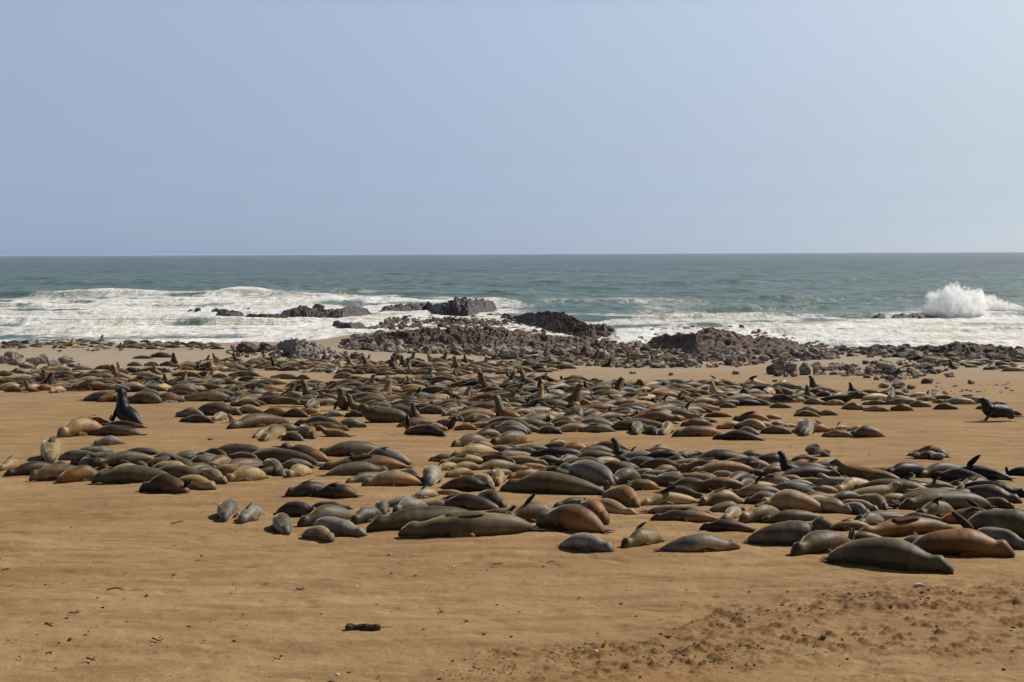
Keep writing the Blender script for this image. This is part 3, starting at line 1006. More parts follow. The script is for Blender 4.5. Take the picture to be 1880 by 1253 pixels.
pts = [(s['c'][0], s['c'][1]) for s in SEALS]
for poly, cnt, gap in fill:
    xs = [p[0] for p in poly]; yy = [p[1] for p in poly]; n = 0; tries = 0
    while n < cnt and tries < cnt*60:
        tries += 1
        x = frs.uniform(min(xs), max(xs)); y = frs.uniform(min(yy), max(yy))
        if not inside(x, y, poly): continue
        w = onground(x, y)
        if any(abs(w[0]-a)/1.5 < gap and abs(w[1]-b) < gap*1.15 for a, b in pts): continue
        pts.append((w[0], w[1])); n += 1
        s = scl(w[1]); L = frs.uniform(.95, 1.65)*(.76 if y > 812 else 1); D = L*frs.uniform(.18, .245)*s
        hd = frs.choice([0, math.pi])+frs.normal(0, .6)
        dx, dy = math.cos(hd)*L/2, math.sin(hd)*L/2
        a = w[:2]-np.array([dx, dy]); b = w[:2]+np.array([dx, dy])
        def proj(q):
            v = np.array([q[0], q[1], float(gbase(q[0], q[1]))-CAMZ]); d = v@fwd
            return W0/2+F*(v@rgt)/d, H0/2-F*(v@upv)/d
        a = proj(a); b = proj(b)
        cols = frs.choice(['o', 'ot', 'oo', 'og', 'd', 'db', 'do', 'g', 'gt', 'to', 'tg', 'ts', 'or', 'ro', 'b', 'tr', 'oo', 'og', 'tc', 's', 'k', 'ot'])
        u = frs.rand()
        fl = 'F' if u < .24 else 'V' if u < .29 else 'T' if u < .31 else 'H' if u < .38 else 'R' if u < .42 else 'U' if u < .425 else 'B' if u < .5 else ''
        if fl in 'RU' and y > 780: fl = ''
        if fl and fl in 'RU': D = s*frs.uniform(.62, .9)
        add_seal(a[0], a[1], b[0], b[1], D, cols, fl)
        if fl in ('', 'F', 'H') and frs.rand() < .25: SEALS[-1]['c'][2] = 1; SEALS[-1]['lift'] = frs.uniform(.04, .14)

def tilt_at(y): return math.atan(-.062 if y < 90 else -.038)
def seal_matrix(s):
    x, y = s['c'][0], s['c'][1]
    return Matrix.Translation((x, y, float(gz(x, y))-.012+s.get('lift', 0))) @ Matrix.Rotation(tilt_at(y), 4, 'X') @ Matrix.Rotation(s['hd'], 4, 'Z')
order = sorted(SEALS, key=lambda s: -s['area']*(1.6 if s['label'] else 1))
solo = order[:300]; rest = order[300:]
ORD = ['', 'first', 'second', 'third', 'fourth', 'fifth', 'sixth', 'seventh', 'eighth', 'ninth', 'tenth', 'eleventh', 'twelfth', 'thirteenth', 'fourteenth', 'fifteenth', 'sixteenth', 'seventeenth', 'eighteenth']
def herd(s):
    x, y = s['px'], s['py']
    row = 'nearest herd' if y >= 818 else 'middle herd' if y >= 722 else 'far herd' if y >= 690 else 'rockside herd'
    if row == 'nearest herd' and y > 905 and x < 1040: row = 'front row'
    if y < 650: row = 'shoreline herd'
    part = 'far left' if x < 300 else 'left' if x < 650 else 'centre' if x < 1100 else 'right' if x < 1500 else 'far right'
    return row, part
def posture(s):
    f = s['flags']
    if s['pose'] in 'RUN': return 'sitting upright'
    if s['pose'] == 'H': return 'head lifted'
    if 'T' in f: return 'hind flippers raised'
    if 'V' in f: return 'fore flipper raised'
    if s['dy'] > .75*s['wpx']: return 'lying end on'
    d = 'head left' if s['dirx'] > 0 else 'head right'
    if 'F' in f: return 'flipper on flank, '+d
    return 'lying '+d
def coat(s):
    nm = CNAME[s['cols'][0]]; c1 = CNAME[s['cols'][-1]]
    if c1 != nm: nm += ' '+c1.split()[0]+' bellied'
    return nm
groups = {}
for s in solo:
    if not s['label']: groups.setdefault((herd(s), coat(s), posture(s)), []).append(s)
for (hp, nm, po), l in groups.items():
    l.sort(key=lambda s: s['px'])
    for i, s in enumerate(l):
        base = f"{nm} seal, {po}, {hp[1]} of {hp[0]}"
        if len(l) > 1: base += f", {ORD[i+1]} from left"
        if len(base.replace(',', '').split()) > 16: base = base.replace(', head left', '').replace(', head right', '')
        s['label'] = base
for s in solo:
    near = s['area'] > 2500
    rs = np.random.RandomState(int(s['px']*7+s['py']*13) % 99991)
    v, f, c, mi = seal_geo(s['L'], s['D'], s['pose'], s['flags'], s['back']*rs.uniform(.85, 1.15), s['belly']*rs.uniform(.85, 1.15), rs, 44 if near else 26, 22 if near else 12, hd=s['hd'], zone='r' if s['cols'][-1] in 'rb' else 'f' if s['cols'][-1] in 'tcs' else 'a')
    o = mesh_obj('fur_seal', v, f, [WET if s['cols'][0] == 'k' else FUR, EYE, SKIN], cols=c, mi=mi)
    o.matrix_world = seal_matrix(s)
    tag(o, s['label'], 'fur seal', 'fur seals resting on the beach')
av, af, ac, n0 = [], [], [], 0
for s in rest:
    rs = np.random.RandomState(int(s['px']*7+s['py']*13) % 99991)
    v, f, c, mi = seal_geo(s['L'], s['D'], s['pose'], s['flags'], s['back']*rs.uniform(.85, 1.15), s['belly']*rs.uniform(.85, 1.15), rs, 15, 8, hd=s['hd'], zone='r' if s['cols'][-1] in 'rb' else 'f')
    m = np.array(seal_matrix(s)); v = v@m[:3, :3].T+m[:3, 3]
    av.append(v); ac.append(c); af += [tuple(i+n0 for i in q) for q in f]; n0 += len(v)
if rest:
    o = mesh_obj('distant_seals', np.concatenate(av), af, FUR, cols=np.concatenate(ac))
    tag(o, 'many more small fur seals packed across the far beach and among the shore rocks', 'fur seals', 'fur seals resting on the beach', 'stuff')
print('seals', NHAND, len(SEALS), len(solo), 'dup labels', len(solo)-len(set(s['label'] for s in solo)), 'longest', max(len(s['label'].split()) for s in solo))

# the wet black bull sitting on the left sand and the one walking on the right
def big_bull(name, px, py, tx, ty, hpx, flags, label, cols='kk', walk=False):
    h = onground(px, py); t = onground(tx, ty); s = scl(h[1])
    hd = math.atan2(t[1]-h[1], t[0]-h[0]); rs = np.random.RandomState(3)
    pose = flags[0]; ts, sx, sz, an = spine(pose, 44)
    L = (hpx/s)/(sz.max()+.07)
    v, f, c, mi = seal_geo(L, L*.30, pose, flags, PAL[cols[0]], PAL[cols[1]], rs, 48, 24, bend=0, roll=0)
    o = mesh_obj(name, v, f, [WET, EYE, SKIN], cols=c, mi=mi)
    c0 = h+np.array([0, .15, 0])
    o.matrix_world = Matrix.Translation((c0[0], c0[1], h[2]-.01)) @ Matrix.Rotation(tilt_at(h[1]), 4, 'X') @ Matrix.Rotation(hd, 4, 'Z')
    return tag(o, label, 'fur seal', 'fur seals resting on the beach')
big_bull('fur_seal', 220, 778, 286, 782, 72, 'U', 'tall wet black bull sitting upright with nose up on the left sand')
POSES['Q'] = ([0, .10, .17, .30, .42, .55, .70, .85, 1], [-10, 5, 62, 55, 18, 2, -12, -30, -10])
def walking_bull():
    h = onground(1801, 774); L = 1.28; D = .38; rs = np.random.RandomState(4)
    # raised trunk carried on fore flippers, hind flippers folded under
    N = 44; ts = np.linspace(0, 1, N)
    a = np.radians(np.interp(ts, [0, .08, .16, .28, .40, .55, .72, .88, 1], [8, 20, 66, 58, 14, -6, 14, 48, 20]))
    x = np.zeros(N); z = np.zeros(N)
    for i in range(N-2, -1, -1):
        x[i] = x[i+1]-L/(N-1)*math.cos(a[i]); z[i] = z[i+1]+L/(N-1)*math.sin(a[i])
    z += .10; wv = np.interp(ts, PT, PW)*D/2*1.02; hv = np.interp(ts, PT, PH)*D/2*1.1
    v = []; c = []; f = []; Mr = 22
    for i in range(N):
        T = np.array([math.cos(a[i]), 0, -math.sin(a[i])]); sd_ = np.array([0, 1., 0]); nv = np.cross(T, sd_)
        for k in range(Mr):
            q = 2*math.pi*k/Mr; rr = 1+.03*math.sin(3*q+i*.4)
            p = np.array([x[i], 0, z[i]])+sd_*math.cos(q)*wv[i]*rr+nv*math.sin(q)*hv[i]*rr; p[2] = max(p[2], .01); v.append(p); c.append(np.array(PAL['k'])*(1.3 if i > 14 else 1.6))
    for i in range(N-1):
        for k in range(Mr): f.append((i*Mr+k, i*Mr+(k+1) % Mr, (i+1)*Mr+(k+1) % Mr, (i+1)*Mr+k))
    f.append(tuple(range(Mr))[::-1]); f.append(tuple((N-1)*Mr+k for k in range(Mr)))
    fc = np.array([.02, .018, .018])
    for (t, sy, dx) in ((.36, -1, -.30), (.38, 1, .02)):
        i = int(t*(N-1)); p = np.array([x[i]+.02, sy*wv[i]*.7, z[i]-.06]); g_ = np.array([p[0]+dx, sy*.22, .02])
        paddle(v, f, c, p, g_-p, np.array([-1., 0, .2]), np.linalg.norm(g_-p)*1.02, .17, fc, 0, .03, 1)
        paddle(v, f, c, g_, np.array([-.9, sy*.4, 0]), np.array([0, 0, 1.]), .22, .15, fc, 0, .015, 1)
    for sy in (-1, 1):
        i = int(.90*(N-1)); p = np.array([x[i], sy*.08, max(.06, z[i]-.02)]); paddle(v, f, c, p, np.array([.5, sy*.25, -.12]), np.array([0, 0, 1.]), .34, .13, fc, .3, .02, 1)
    v = np.array(v); v[:, 0] -= v[:, 0].min()
    v[:, 2] -= 0
    o = mesh_obj('fur_seal', v, f, [WET, EYE], cols=c)
    o.matrix_world = Matrix.Translation((h[0]-.14, h[1]+.2, h[2]-.01)) @ Matrix.Rotation(tilt_at(h[1]), 4, 'X') @ Matrix.Rotation(R_(6), 4, 'Z')
    tag(o, 'glistening wet black bull walking on its fore flippers across the right sand', 'fur seal', 'fur seals resting on the beach')
walking_bull()

# ------------------------------------------------------------------ rocks
def rock_geo(w, d, h, rs, sub=3, rough=.10, npts=22):
    """an angular boulder: random hull, subdivided and chipped. Base at z=0 (sunk a little)"""
    bm = bmesh.new()
    for _ in range(npts):
        p = rs.normal(0, 1, 3); p /= np.linalg.norm(p); p *= rs.uniform(.8, 1.0)
        bm.verts.new((p[0], p[1], p[2]))
    r = bmesh.ops.convex_hull(bm, input=bm.verts)
    bmesh.ops.delete(bm, geom=[q for q in bm.verts if not q.link_faces], context='VERTS')
    if sub:
        bmesh.ops.triangulate(bm, faces=bm.faces)
        bmesh.ops.subdivide_edges(bm, edges=bm.edges, cuts=sub, use_grid_fill=True)
        bmesh.ops.triangulate(bm, faces=bm.faces)
    bm.normal_update()
    V = np.array([v.co for v in bm.verts]); N = np.array([v.normal for v in bm.verts]); s = rs.uniform(0, 99)
    if sub:
        n = fbm(V[:, 0]*2.2+s, V[:, 1]*2.2+V[:, 2]*1.7, 4, int(s))
        _, _, cv = cell(V[:, 0]*1.8+s, V[:, 2]*2.4+V[:, 1]*1.1, int(s))
        V = V+N*(rough*n+rough*1.1*(cv-.5))[:, None]
    F_ = [tuple(v.index for v in f.verts) for f in bm.faces]; bm.free()
    V[:, 0] *= w/2; V[:, 1] *= d/2; V[:, 2] = (V[:, 2]+.62)*h/1.60
    return V, F_
def boulder(px, py, wpx, hpx, mat, label, group=None, dr=.75, seed=0, name='boulder', sea_=False, rot=0.0, cat='rock'):
    c = onsea(px, py) if sea_ else onground(px, py); s = scl(c[1]); w, h = wpx/s, hpx/s
    rs = np.random.RandomState(int(px*3+py)+seed)
    V, F_ = rock_geo(w, w*dr, h, rs, 4 if wpx > 25 else 2, .13)
    o = mesh_obj(name, V, F_, mat, smooth=False)
    o.location = (c[0], c[1]+w*dr*.35, c[2]); o.rotation_euler = (0, 0, rot)
    return tag(o, label, cat, group)
G1 = 'rocks of the heap at the left edge'
for a in ((20, 672, 42, 28, 'rounded pale grey boulder, largest in the heap at the left edge'), (75, 668, 26, 20, 'squarish dark boulder with pale faces at the right side of the left heap'),
          (58, 672, 30, 18, 'low grey rock in the middle of the left heap'), (4, 668, 22, 16, 'brown rock cut by the left edge of the photo'),
          (96, 674, 24, 14, 'flat grey rock at the right foot of the left heap'), (45, 678, 32, 13, 'pale slab at the bottom of the left heap'), (118, 668, 38, 15, 'flat brown grey rock lying right of the left heap'), (132, 675, 28, 12, 'small low rock right of the flat brown grey one')):
    boulder(*a[:4], ROCK, a[4], G1)
G2 = 'rocks of the tall outcrop right of centre'
for a in ((1433, 686, 30, 34, ROCK, 'tall yellowish topped boulder with white droppings in the outcrop right of centre'), (1418, 688, 24, 20, ROCKR, 'reddish rock leaning on the left side of the yellow topped boulder'),
          (1456, 686, 30, 24, ROCK, 'grey block right behind the yellow topped boulder'), (1480, 688, 28, 27, ROCK, 'smooth faced arched grey boulder in the outcrop right of centre'),
          (1500, 688, 20, 20, ROCK, 'narrow split grey rock right of the arched boulder'), (1430, 691, 22, 12, ROCKR, 'small brown rock at the foot of the outcrop'),
          (1444, 692, 12, 9, ROCK, 'little pale rock left of the other little pale rock at the outcrop foot'), (1458, 692, 16, 10, ROCK, 'little pale pointed rock at the outcrop foot')):
    boulder(*a)
    bpy.context.scene.collection.objects[-1]['group'] = G2
for a in ((1497, 832, 36, 20, ROCKR, 'brown boulder standing on the sand behind the right herd'), (1516, 835, 32, 14, ROCK, 'pale jagged rock joined to the right side of the brown boulder'),
          (1380, 862, 50, 24, ROCKR, 'smooth pink boulder against the long dark seal'), (1113, 900, 18, 22, ROCKR, 'pinkish upright stone at the tail of the very long seal'),
          (1057, 906, 14, 9, ROCKR, 'small pink stone below the very long seal'), (1644, 934, 32, 16, ROCKR, 'flat pink stone in front of the cream seal'),
          (1680, 841, 30, 13, ROCK, 'low grey rock left of the seal draped rocks'), (1724, 844, 34, 14, ROCK, 'low pale rock right under the draped rusty seal'),
          (311, 744, 32, 8, ROCK, 'low pale stone half buried on the left sand'), (386, 808, 12, 5, ROCK, 'tiny pale stone on sand above the nearest herd'),
          (1352, 688, 17, 8, ROCK, 'grey stone alone on the sand left of the outcrop'), (1232, 690, 11, 6, ROCKR, 'small dark stone alone on the sand strip'),
          (1162, 686, 14, 6, ROCK, 'pale stone beside the far resting seals'), (1423, 702, 13, 5, ROCKR, 'small low stone on the sand below the outcrop'),
          (1624, 712, 24, 12, ROCK, 'left one of the two domed grey rocks on the right sand'), (1651, 713, 32, 15, ROCK, 'right one of the two domed grey rocks on the right sand'),
          (1675, 714, 20, 10, ROCK, 'small grey rock beside the two domed rocks'), (1664, 722, 16, 8, ROCK, 'pale chip of rock below the domed rocks'), (1705, 704, 28, 12, ROCKR, 'brown rock lying right above the domed rocks'),
          (1636, 688, 30, 16, ROCKR, 'dark rounded rock on the pale sand right of the outcrop'), (1628, 678, 40, 18, ROCK, 'broad grey rock behind the dark rounded rock on right sand'),
          (1785, 704, 16, 8, ROCK, 'small pale rock alone on far right sand'), (1704, 676, 26, 10, ROCK, 'flat rock on far right sand near the far herd'), (1745, 694, 24, 10, ROCK, 'low grey rock between flat rock and small pale rock'),
          (728, 664, 24, 18, ROCKR, 'reddish pointed rock behind the far herd'), (975, 674, 36, 18, ROCKR, 'pinkish grey dome shaped rock at the edge of the centre sand'),
          (930, 660, 44, 20, ROCK, 'light grey slab sloping left behind the pink dome rock'), (1208, 676, 40, 12, ROCK, 'low grey rocks at the start of the right sand strip'),
          (1268, 672, 36, 14, ROCK, 'pale flat topped rock right of the low grey rock'), (1345, 672, 30, 14, ROCKR, 'brown block beside the sand above the lone grey stone')):
    boulder(*a)
for a in ((450, 650, 50, 24, ROCKR, 'dark brown humped rock on the beach left of the striped outcrop'), (480, 648, 44, 20, ROCKR, 'low dark rock between the humped rock and the striped outcrop')):
    boulder(*a)

def ridge_rock(name, top, base, depth, mat, label, kind=None, sea_=False, step=.18, amp=.5, cs=1.4, tilt=0.0, cat='rock', group=None, crest=.4, seed=1):
    """a rocky ridge with real depth. top: skyline points; base: the front foot line; depth: metres front to back"""
    xs = [p[0] for p in top]; bx = [p[0] for p in base]
    ymin = min(onsea(p[0], p[1])[1] if sea_ else onground(p[0], p[1])[1] for p in base)
    nx = int((xat(xs[-1], base[-1][1], ymin)-xat(xs[0], base[0][1], ymin))/step)+2; ny = int(depth/step)+4
    PXs = np.linspace(xs[0], xs[-1], nx); V = np.zeros((ny, nx, 3))
    for i, px in enumerate(PXs):
        by = np.interp(px, bx, [p[1] for p in base]); ty = np.interp(px, xs, [p[1] for p in top])
        b = onsea(px, by) if sea_ else onground(px, by)
        yc = b[1]+depth*crest; ht = zat(px, ty, yc)
        e = min(1, 12*min(i, nx-1-i)/nx+.05)
        for j in range(ny):
            q = j/(ny-1); y = b[1]+depth*q
            sh = math.sin(min(1, q/crest)*math.pi/2)**.75 if q < crest else math.cos((q-crest)/(1-crest)*math.pi/2)**.6
            if q >= 1: sh = 0
            z0 = 0.0 if sea_ else float(gbase(b[0], y))
            V[j, i] = (b[0]*y/b[1], y, z0-.4+(max(ht-z0, .05)+.4)*sh*(.25+.75*e**.5))
    x, y = V[..., 0], V[..., 1]; z0 = 0.0
    xr = x*math.cos(tilt)+y*math.sin(tilt); yr = -x*math.sin(tilt)+y*math.cos(tilt)
    d1, d2, cv = cell(xr/cs, yr/(cs*.8), seed); e1, e2, cv2 = cell(xr/(cs*.35), yr/(cs*.4), seed+3)
    q = np.linspace(0, 1, ny)[:, None]; env = np.clip(np.sin(q*math.pi), 0, 1)**.45*.95+.05
    n = (cv-.55)*1.0-.55*np.exp(-((d2-d1)/.10)**2)+.45*(cv2-.5)-.22*np.exp(-((e2-e1)/.12)**2)+.35*fbm(x/.5, y/.5, 4, seed)
    V[..., 2] += amp*n*env
    o = mesh_obj(name, V.reshape(-1, 3), grid_faces(ny, nx), mat, smooth=False)
    return tag(o, label, cat, group, kind)
def P(ox, oy, *p): return [(ox+a/3.917, oy+b/3.917) for a, b in p]
ridge_rock('reef_rock', P(800, 500, (-290, 400), (-150, 395), (0, 372), (130, 342), (300, 318), (450, 303), (520, 308), (560, 328), (640, 308), (700, 298), (790, 288), (870, 293), (940, 312), (1000, 328), (1040, 360), (1100, 383), (1200, 388), (1290, 400), (1345, 430), (1372, 480)),
           P(800, 500, (-290, 425), (0, 412), (300, 410), (500, 425), (700, 450), (900, 480), (1100, 505), (1372, 510)), 21, ROCKR, 'long jagged reddish brown headland ridge jutting into the surf at centre', amp=.70, cs=1.15, tilt=.5, step=.17, crest=.75)
ridge_rock('reef_rock', P(400, 500, (1150, 290), (1190, 262), (1290, 245), (1370, 228), (1420, 225), (1500, 220), (1560, 235), (1640, 215), (1690, 200), (1715, 182), (1745, 205), (1800, 198), (1880, 190), (1960, 195), (2000, 215), (2012, 280)),
           P(400, 500, (1150, 292), (1300, 285), (1500, 275), (1600, 318), (1800, 322), (2012, 285)), 9, ROCKW, 'big dark wet rock island with a peaked block on top, centre surf', sea_=True, amp=.7, cs=1.8, seed=5)
ridge_rock('reef_rock', P(400, 500, (455, 275), (530, 262), (540, 250), (640, 248), (690, 268), (800, 275), (870, 262), (960, 248), (1040, 250), (1080, 278), (1130, 298)),
           P(400, 500, (455, 300), (520, 325), (700, 328), (900, 330), (1130, 305)), 8, ROCKW, 'long low dark wet rock island left of the peaked one', sea_=True, amp=.5, cs=1.6, seed=6)
ridge_rock('reef_rock', P(400, 500, (-220, 280), (-190, 262), (-150, 275), (-120, 272)), P(400, 500, (-220, 290), (-120, 278)), 3, ROCKW, 'leftmost dark rock sticking out of the surf', sea_=True, amp=.25, cs=.9, step=.12, seed=7)
ridge_rock('reef_rock', P(400, 500, (-50, 275), (0, 262), (60, 270), (120, 275), (180, 285), (190, 300)), P(400, 500, (-50, 290), (60, 315), (190, 312)), 5, ROCKW, 'second dark surf rock from the left with water running off', sea_=True, amp=.35, cs=1.2, step=.15, seed=8)
ridge_rock('reef_rock', P(400, 500, (185, 312), (240, 305), (330, 305), (420, 303), (500, 310), (510, 322)), P(400, 500, (185, 320), (350, 330), (510, 330)), 4, ROCKW, 'low chain of wet rock awash left of the long low island', sea_=True, amp=.3, cs=1.1, step=.15, seed=9)
ridge_rock('reef_rock', P(400, 500, (160, 345), (200, 338), (260, 342), (300, 336), (326, 350)), P(400, 500, (160, 356), (326, 356)), 3, ROCKW, 'small flat dark rock in the foam below the surf rocks', sea_=True, amp=.25, cs=.9, step=.12, seed=10)
ridge_rock('reef_rock', P(400, 500, (855, 390), (870, 362), (960, 360), (1040, 365), (1072, 392)), P(400, 500, (855, 405), (960, 410), (1072, 400)), 3.5, ROCKW, 'dark table like rock at the edge of the beach surf', sea_=True, amp=.22, cs=1.0, step=.12, seed=11)
ridge_rock('reef_rock', P(400, 500, (820, 380), (835, 350), (880, 350), (892, 385)), P(400, 500, (820, 390), (892, 392)), 1.5, ROCKR, 'small reddish rock touching the table like rock', sea_=True, amp=.2, cs=.6, step=.1, seed=12)
ridge_rock('reef_rock', P(400, 500, (1030, 405), (1100, 388), (1200, 376), (1225, 382)), P(400, 500, (1030, 412), (1225, 400)), 2, ROCKW, 'thin sloping rock right of the table like rock', sea_=True, amp=.15, cs=.9, step=.12, seed=13)
ridge_rock('reef_rock', [(690, 606), (720, 602), (770, 599), (830, 592), (880, 590), (930, 594), (960, 604)], [(690, 611), (780, 611), (900, 611), (960, 612)], 12, ROCKR, 'low flat reef apron at the back left of the headland', amp=.35, cs=1.0, tilt=.3, step=.18, seed=19)
ridge_rock('reef_rock', [(640, 628), (700, 616), (760, 608), (860, 603), (930, 608), (1000, 616), (1080, 624), (1140, 632)], [(640, 636), (760, 640), (900, 642), (1140, 640)], 11, ROCKR, 'broad broken reef bank between the beach and the headland ridge', amp=.5, cs=.9, tilt=.4, step=.17, seed=23)
boulder(584, 569, 26, 12, ROCKW, 'dark rock leaning up to the right on the long low island', sea_=True, dr=.4)
boulder(362, 573, 13, 9, ROCKW, 'rounded dark rock standing above the leftmost surf rock', sea_=True)
boulder(456, 568, 6, 3, ROCKW, 'tiny dark rock tip alone in the foam', sea_=True)
ridge_rock('reef_rock', P(1400, 450, (775, 525), (800, 515), (845, 495), (880, 512), (885, 530)), P(1400, 450, (775, 532), (885, 532)), 3, ROCKW, 'small peaked dark rock left of the spray', sea_=True, amp=.2, cs=1.0, step=.14, seed=14)
ridge_rock('reef_rock', P(1400, 450, (910, 528), (950, 498), (1000, 490), (1050, 500), (1100, 490), (1160, 505), (1182, 525)), P(1400, 450, (910, 533), (1182, 533)), 4, ROCKW, 'larger domed dark rock beside the bursting spray', sea_=True, amp=.25, cs=1.2, step=.15, seed=15)
ridge_rock('rock_outcrop', P(400, 500, (390, 535), (440, 515), (530, 480), (560, 482), (640, 500), (700, 512), (760, 520), (830, 560), (890, 600), (900, 630)),
           P(400, 500, (390, 560), (480, 590), (560, 625), (700, 632), (900, 636)), 10, ROCK, 'grey outcrop with slanting light strata behind the far left of centre herd', amp=.42, cs=1.1, tilt=.6, step=.13, seed=16, crest=.6)
ridge_rock('rock_outcrop', P(1200, 500, (-60, 500), (0, 480), (60, 470), (120, 462), (200, 470), (280, 465), (360, 420), (420, 410), (480, 430), (560, 440), (620, 470), (720, 500), (760, 480), (900, 500), (1000, 520), (1100, 555)),
           P(1200, 500, (-60, 545), (300, 600), (700, 600), (1100, 585)), 16, ROCKR, 'wide dark boulder bank running right from the headland to the surf', amp=.55, cs=1.1, tilt=.3, step=.2, seed=17)
ridge_rock('rock_outcrop', P(1500, 500, (-60, 560), (100, 570), (400, 545), (560, 540), (700, 548), (860, 540), (1000, 515), (1080, 512), (1180, 530), (1300, 545), (1500, 560), (1600, 565)),
           P(1500, 500, (-60, 590), (300, 590), (600, 600), (1000, 615), (1600, 630)), 9, ROCKR, 'low brown rock ledge along the water at the far right', amp=.4, cs=1.0, tilt=.2, step=.2, seed=18)
# rocks of the shore, too many to count
rv, rf, rmi, n0 = [], [], [], 0; rrs = np.random.RandomState(21)
protos = [rock_geo(1, 1, 1, np.random.RandomState(100+i), 1, .12, 16) for i in range(24)]
ATT = []
for poly, cnt, s0, s1, hf in (
   ([(620, 640), (640, 622), (720, 606), (860, 606), (1000, 625), (1010, 640), (1120, 640), (1160, 650), (1130, 660), (960, 655), (820, 652), (700, 648)], 1500, .35, 1.5, .7),
   ([(700, 604), (900, 600), (1140, 624), (1130, 632), (950, 622), (780, 612)], 650, .35, 1.2, .6),
   ([(880, 650), (1130, 645), (1300, 655), (1420, 662), (1360, 676), (1160, 676), (980, 668), (880, 662)], 600, .25, .85, .65),
   ([(1120, 640), (1200, 620), (1300, 612), (1450, 628), (1560, 640), (1540, 660), (1400, 668), (1250, 662)], 900, .35, 1.3, .7),
   ([(1490, 672), (1600, 664), (1720, 664), (1760, 676), (1700, 692), (1640, 704), (1560, 692), (1500, 690)], 260, .2, .8, .6),
   ([(1560, 642), (1880, 648), (1880, 664), (1700, 660), (1560, 656)], 170, .5, 1.5, .6),
   ([(1500, 690), (1620, 706), (1860, 700), (1860, 730), (1700, 726)], 50, .08, .35, .5),
   ([(410, 655), (430, 635), (520, 640), (660, 650), (680, 664), (560, 662)], 160, .3, 1.0, .7)):
    xs = [p[0] for p in poly]; yy = [p[1] for p in poly]; n = 0; t = 0
    while n < cnt and t < cnt*20:
        t += 1; x = rrs.uniform(min(xs), max(xs)); y = rrs.uniform(min(yy), max(yy))
        if not inside(x, y, poly): continue
        c = onground(x, y); z = max(c[2], -.1)
        V, F_ = protos[rrs.randint(24)]; sz = s0+(s1-s0)*rrs.rand()**2.2; sc = np.array([sz*rrs.uniform(.8, 1.3), sz*rrs.uniform(.6, 1.0), sz*hf*rrs.uniform(.6, 1.15)])
        a = rrs.uniform(0, 6.28); ca, sa = math.cos(a), math.sin(a)
        q = V@np.array([[ca, sa, 0], [-sa, ca, 0], [0, 0, 1]])*sc; q[:, 2] -= .1*sz
        rv.append(q+np.array([c[0], c[1], z])); rf += [tuple(i+n0 for i in g) for g in F_]; n0 += len(V); n += 1; rmi += [1 if rrs.rand() < (.5 if y > 636 else .15) else 0]*len(F_)
o = mesh_obj('shore_rocks', np.concatenate(rv), rf, [ROCKR, ROCK], smooth=False, mi=rmi)
tag(o, 'broken brown and grey rocks strewn along the shore behind the colony', 'rocks', None, 'stuff')

# tide pool between the rocks
c0, c1 = onground(925, 631), onground(1090, 634)
n = 26; cx, cy = (c0[0]+c1[0])/2, (c0[1]+c1[1])/2+1
pv = [(cx+(c1[0]-c0[0])/2*math.cos(a)*(1+.15*math.sin(3*a)), cy+2.6*math.sin(a)*(1+.2*math.sin(2*a+1)), .0) for a in np.linspace(0, 2*math.pi, n, endpoint=False)]
zz = float(np.mean([gz(p[0], p[1]) for p in pv]))+.03
po = mesh_obj('tide_pool_water', [(p[0], p[1], zz) for p in pv], [tuple(range(n))], m_plain('pool_water', (.13, .14, .14), .30, .4, .1), smooth=False); tag(po, kind='structure')

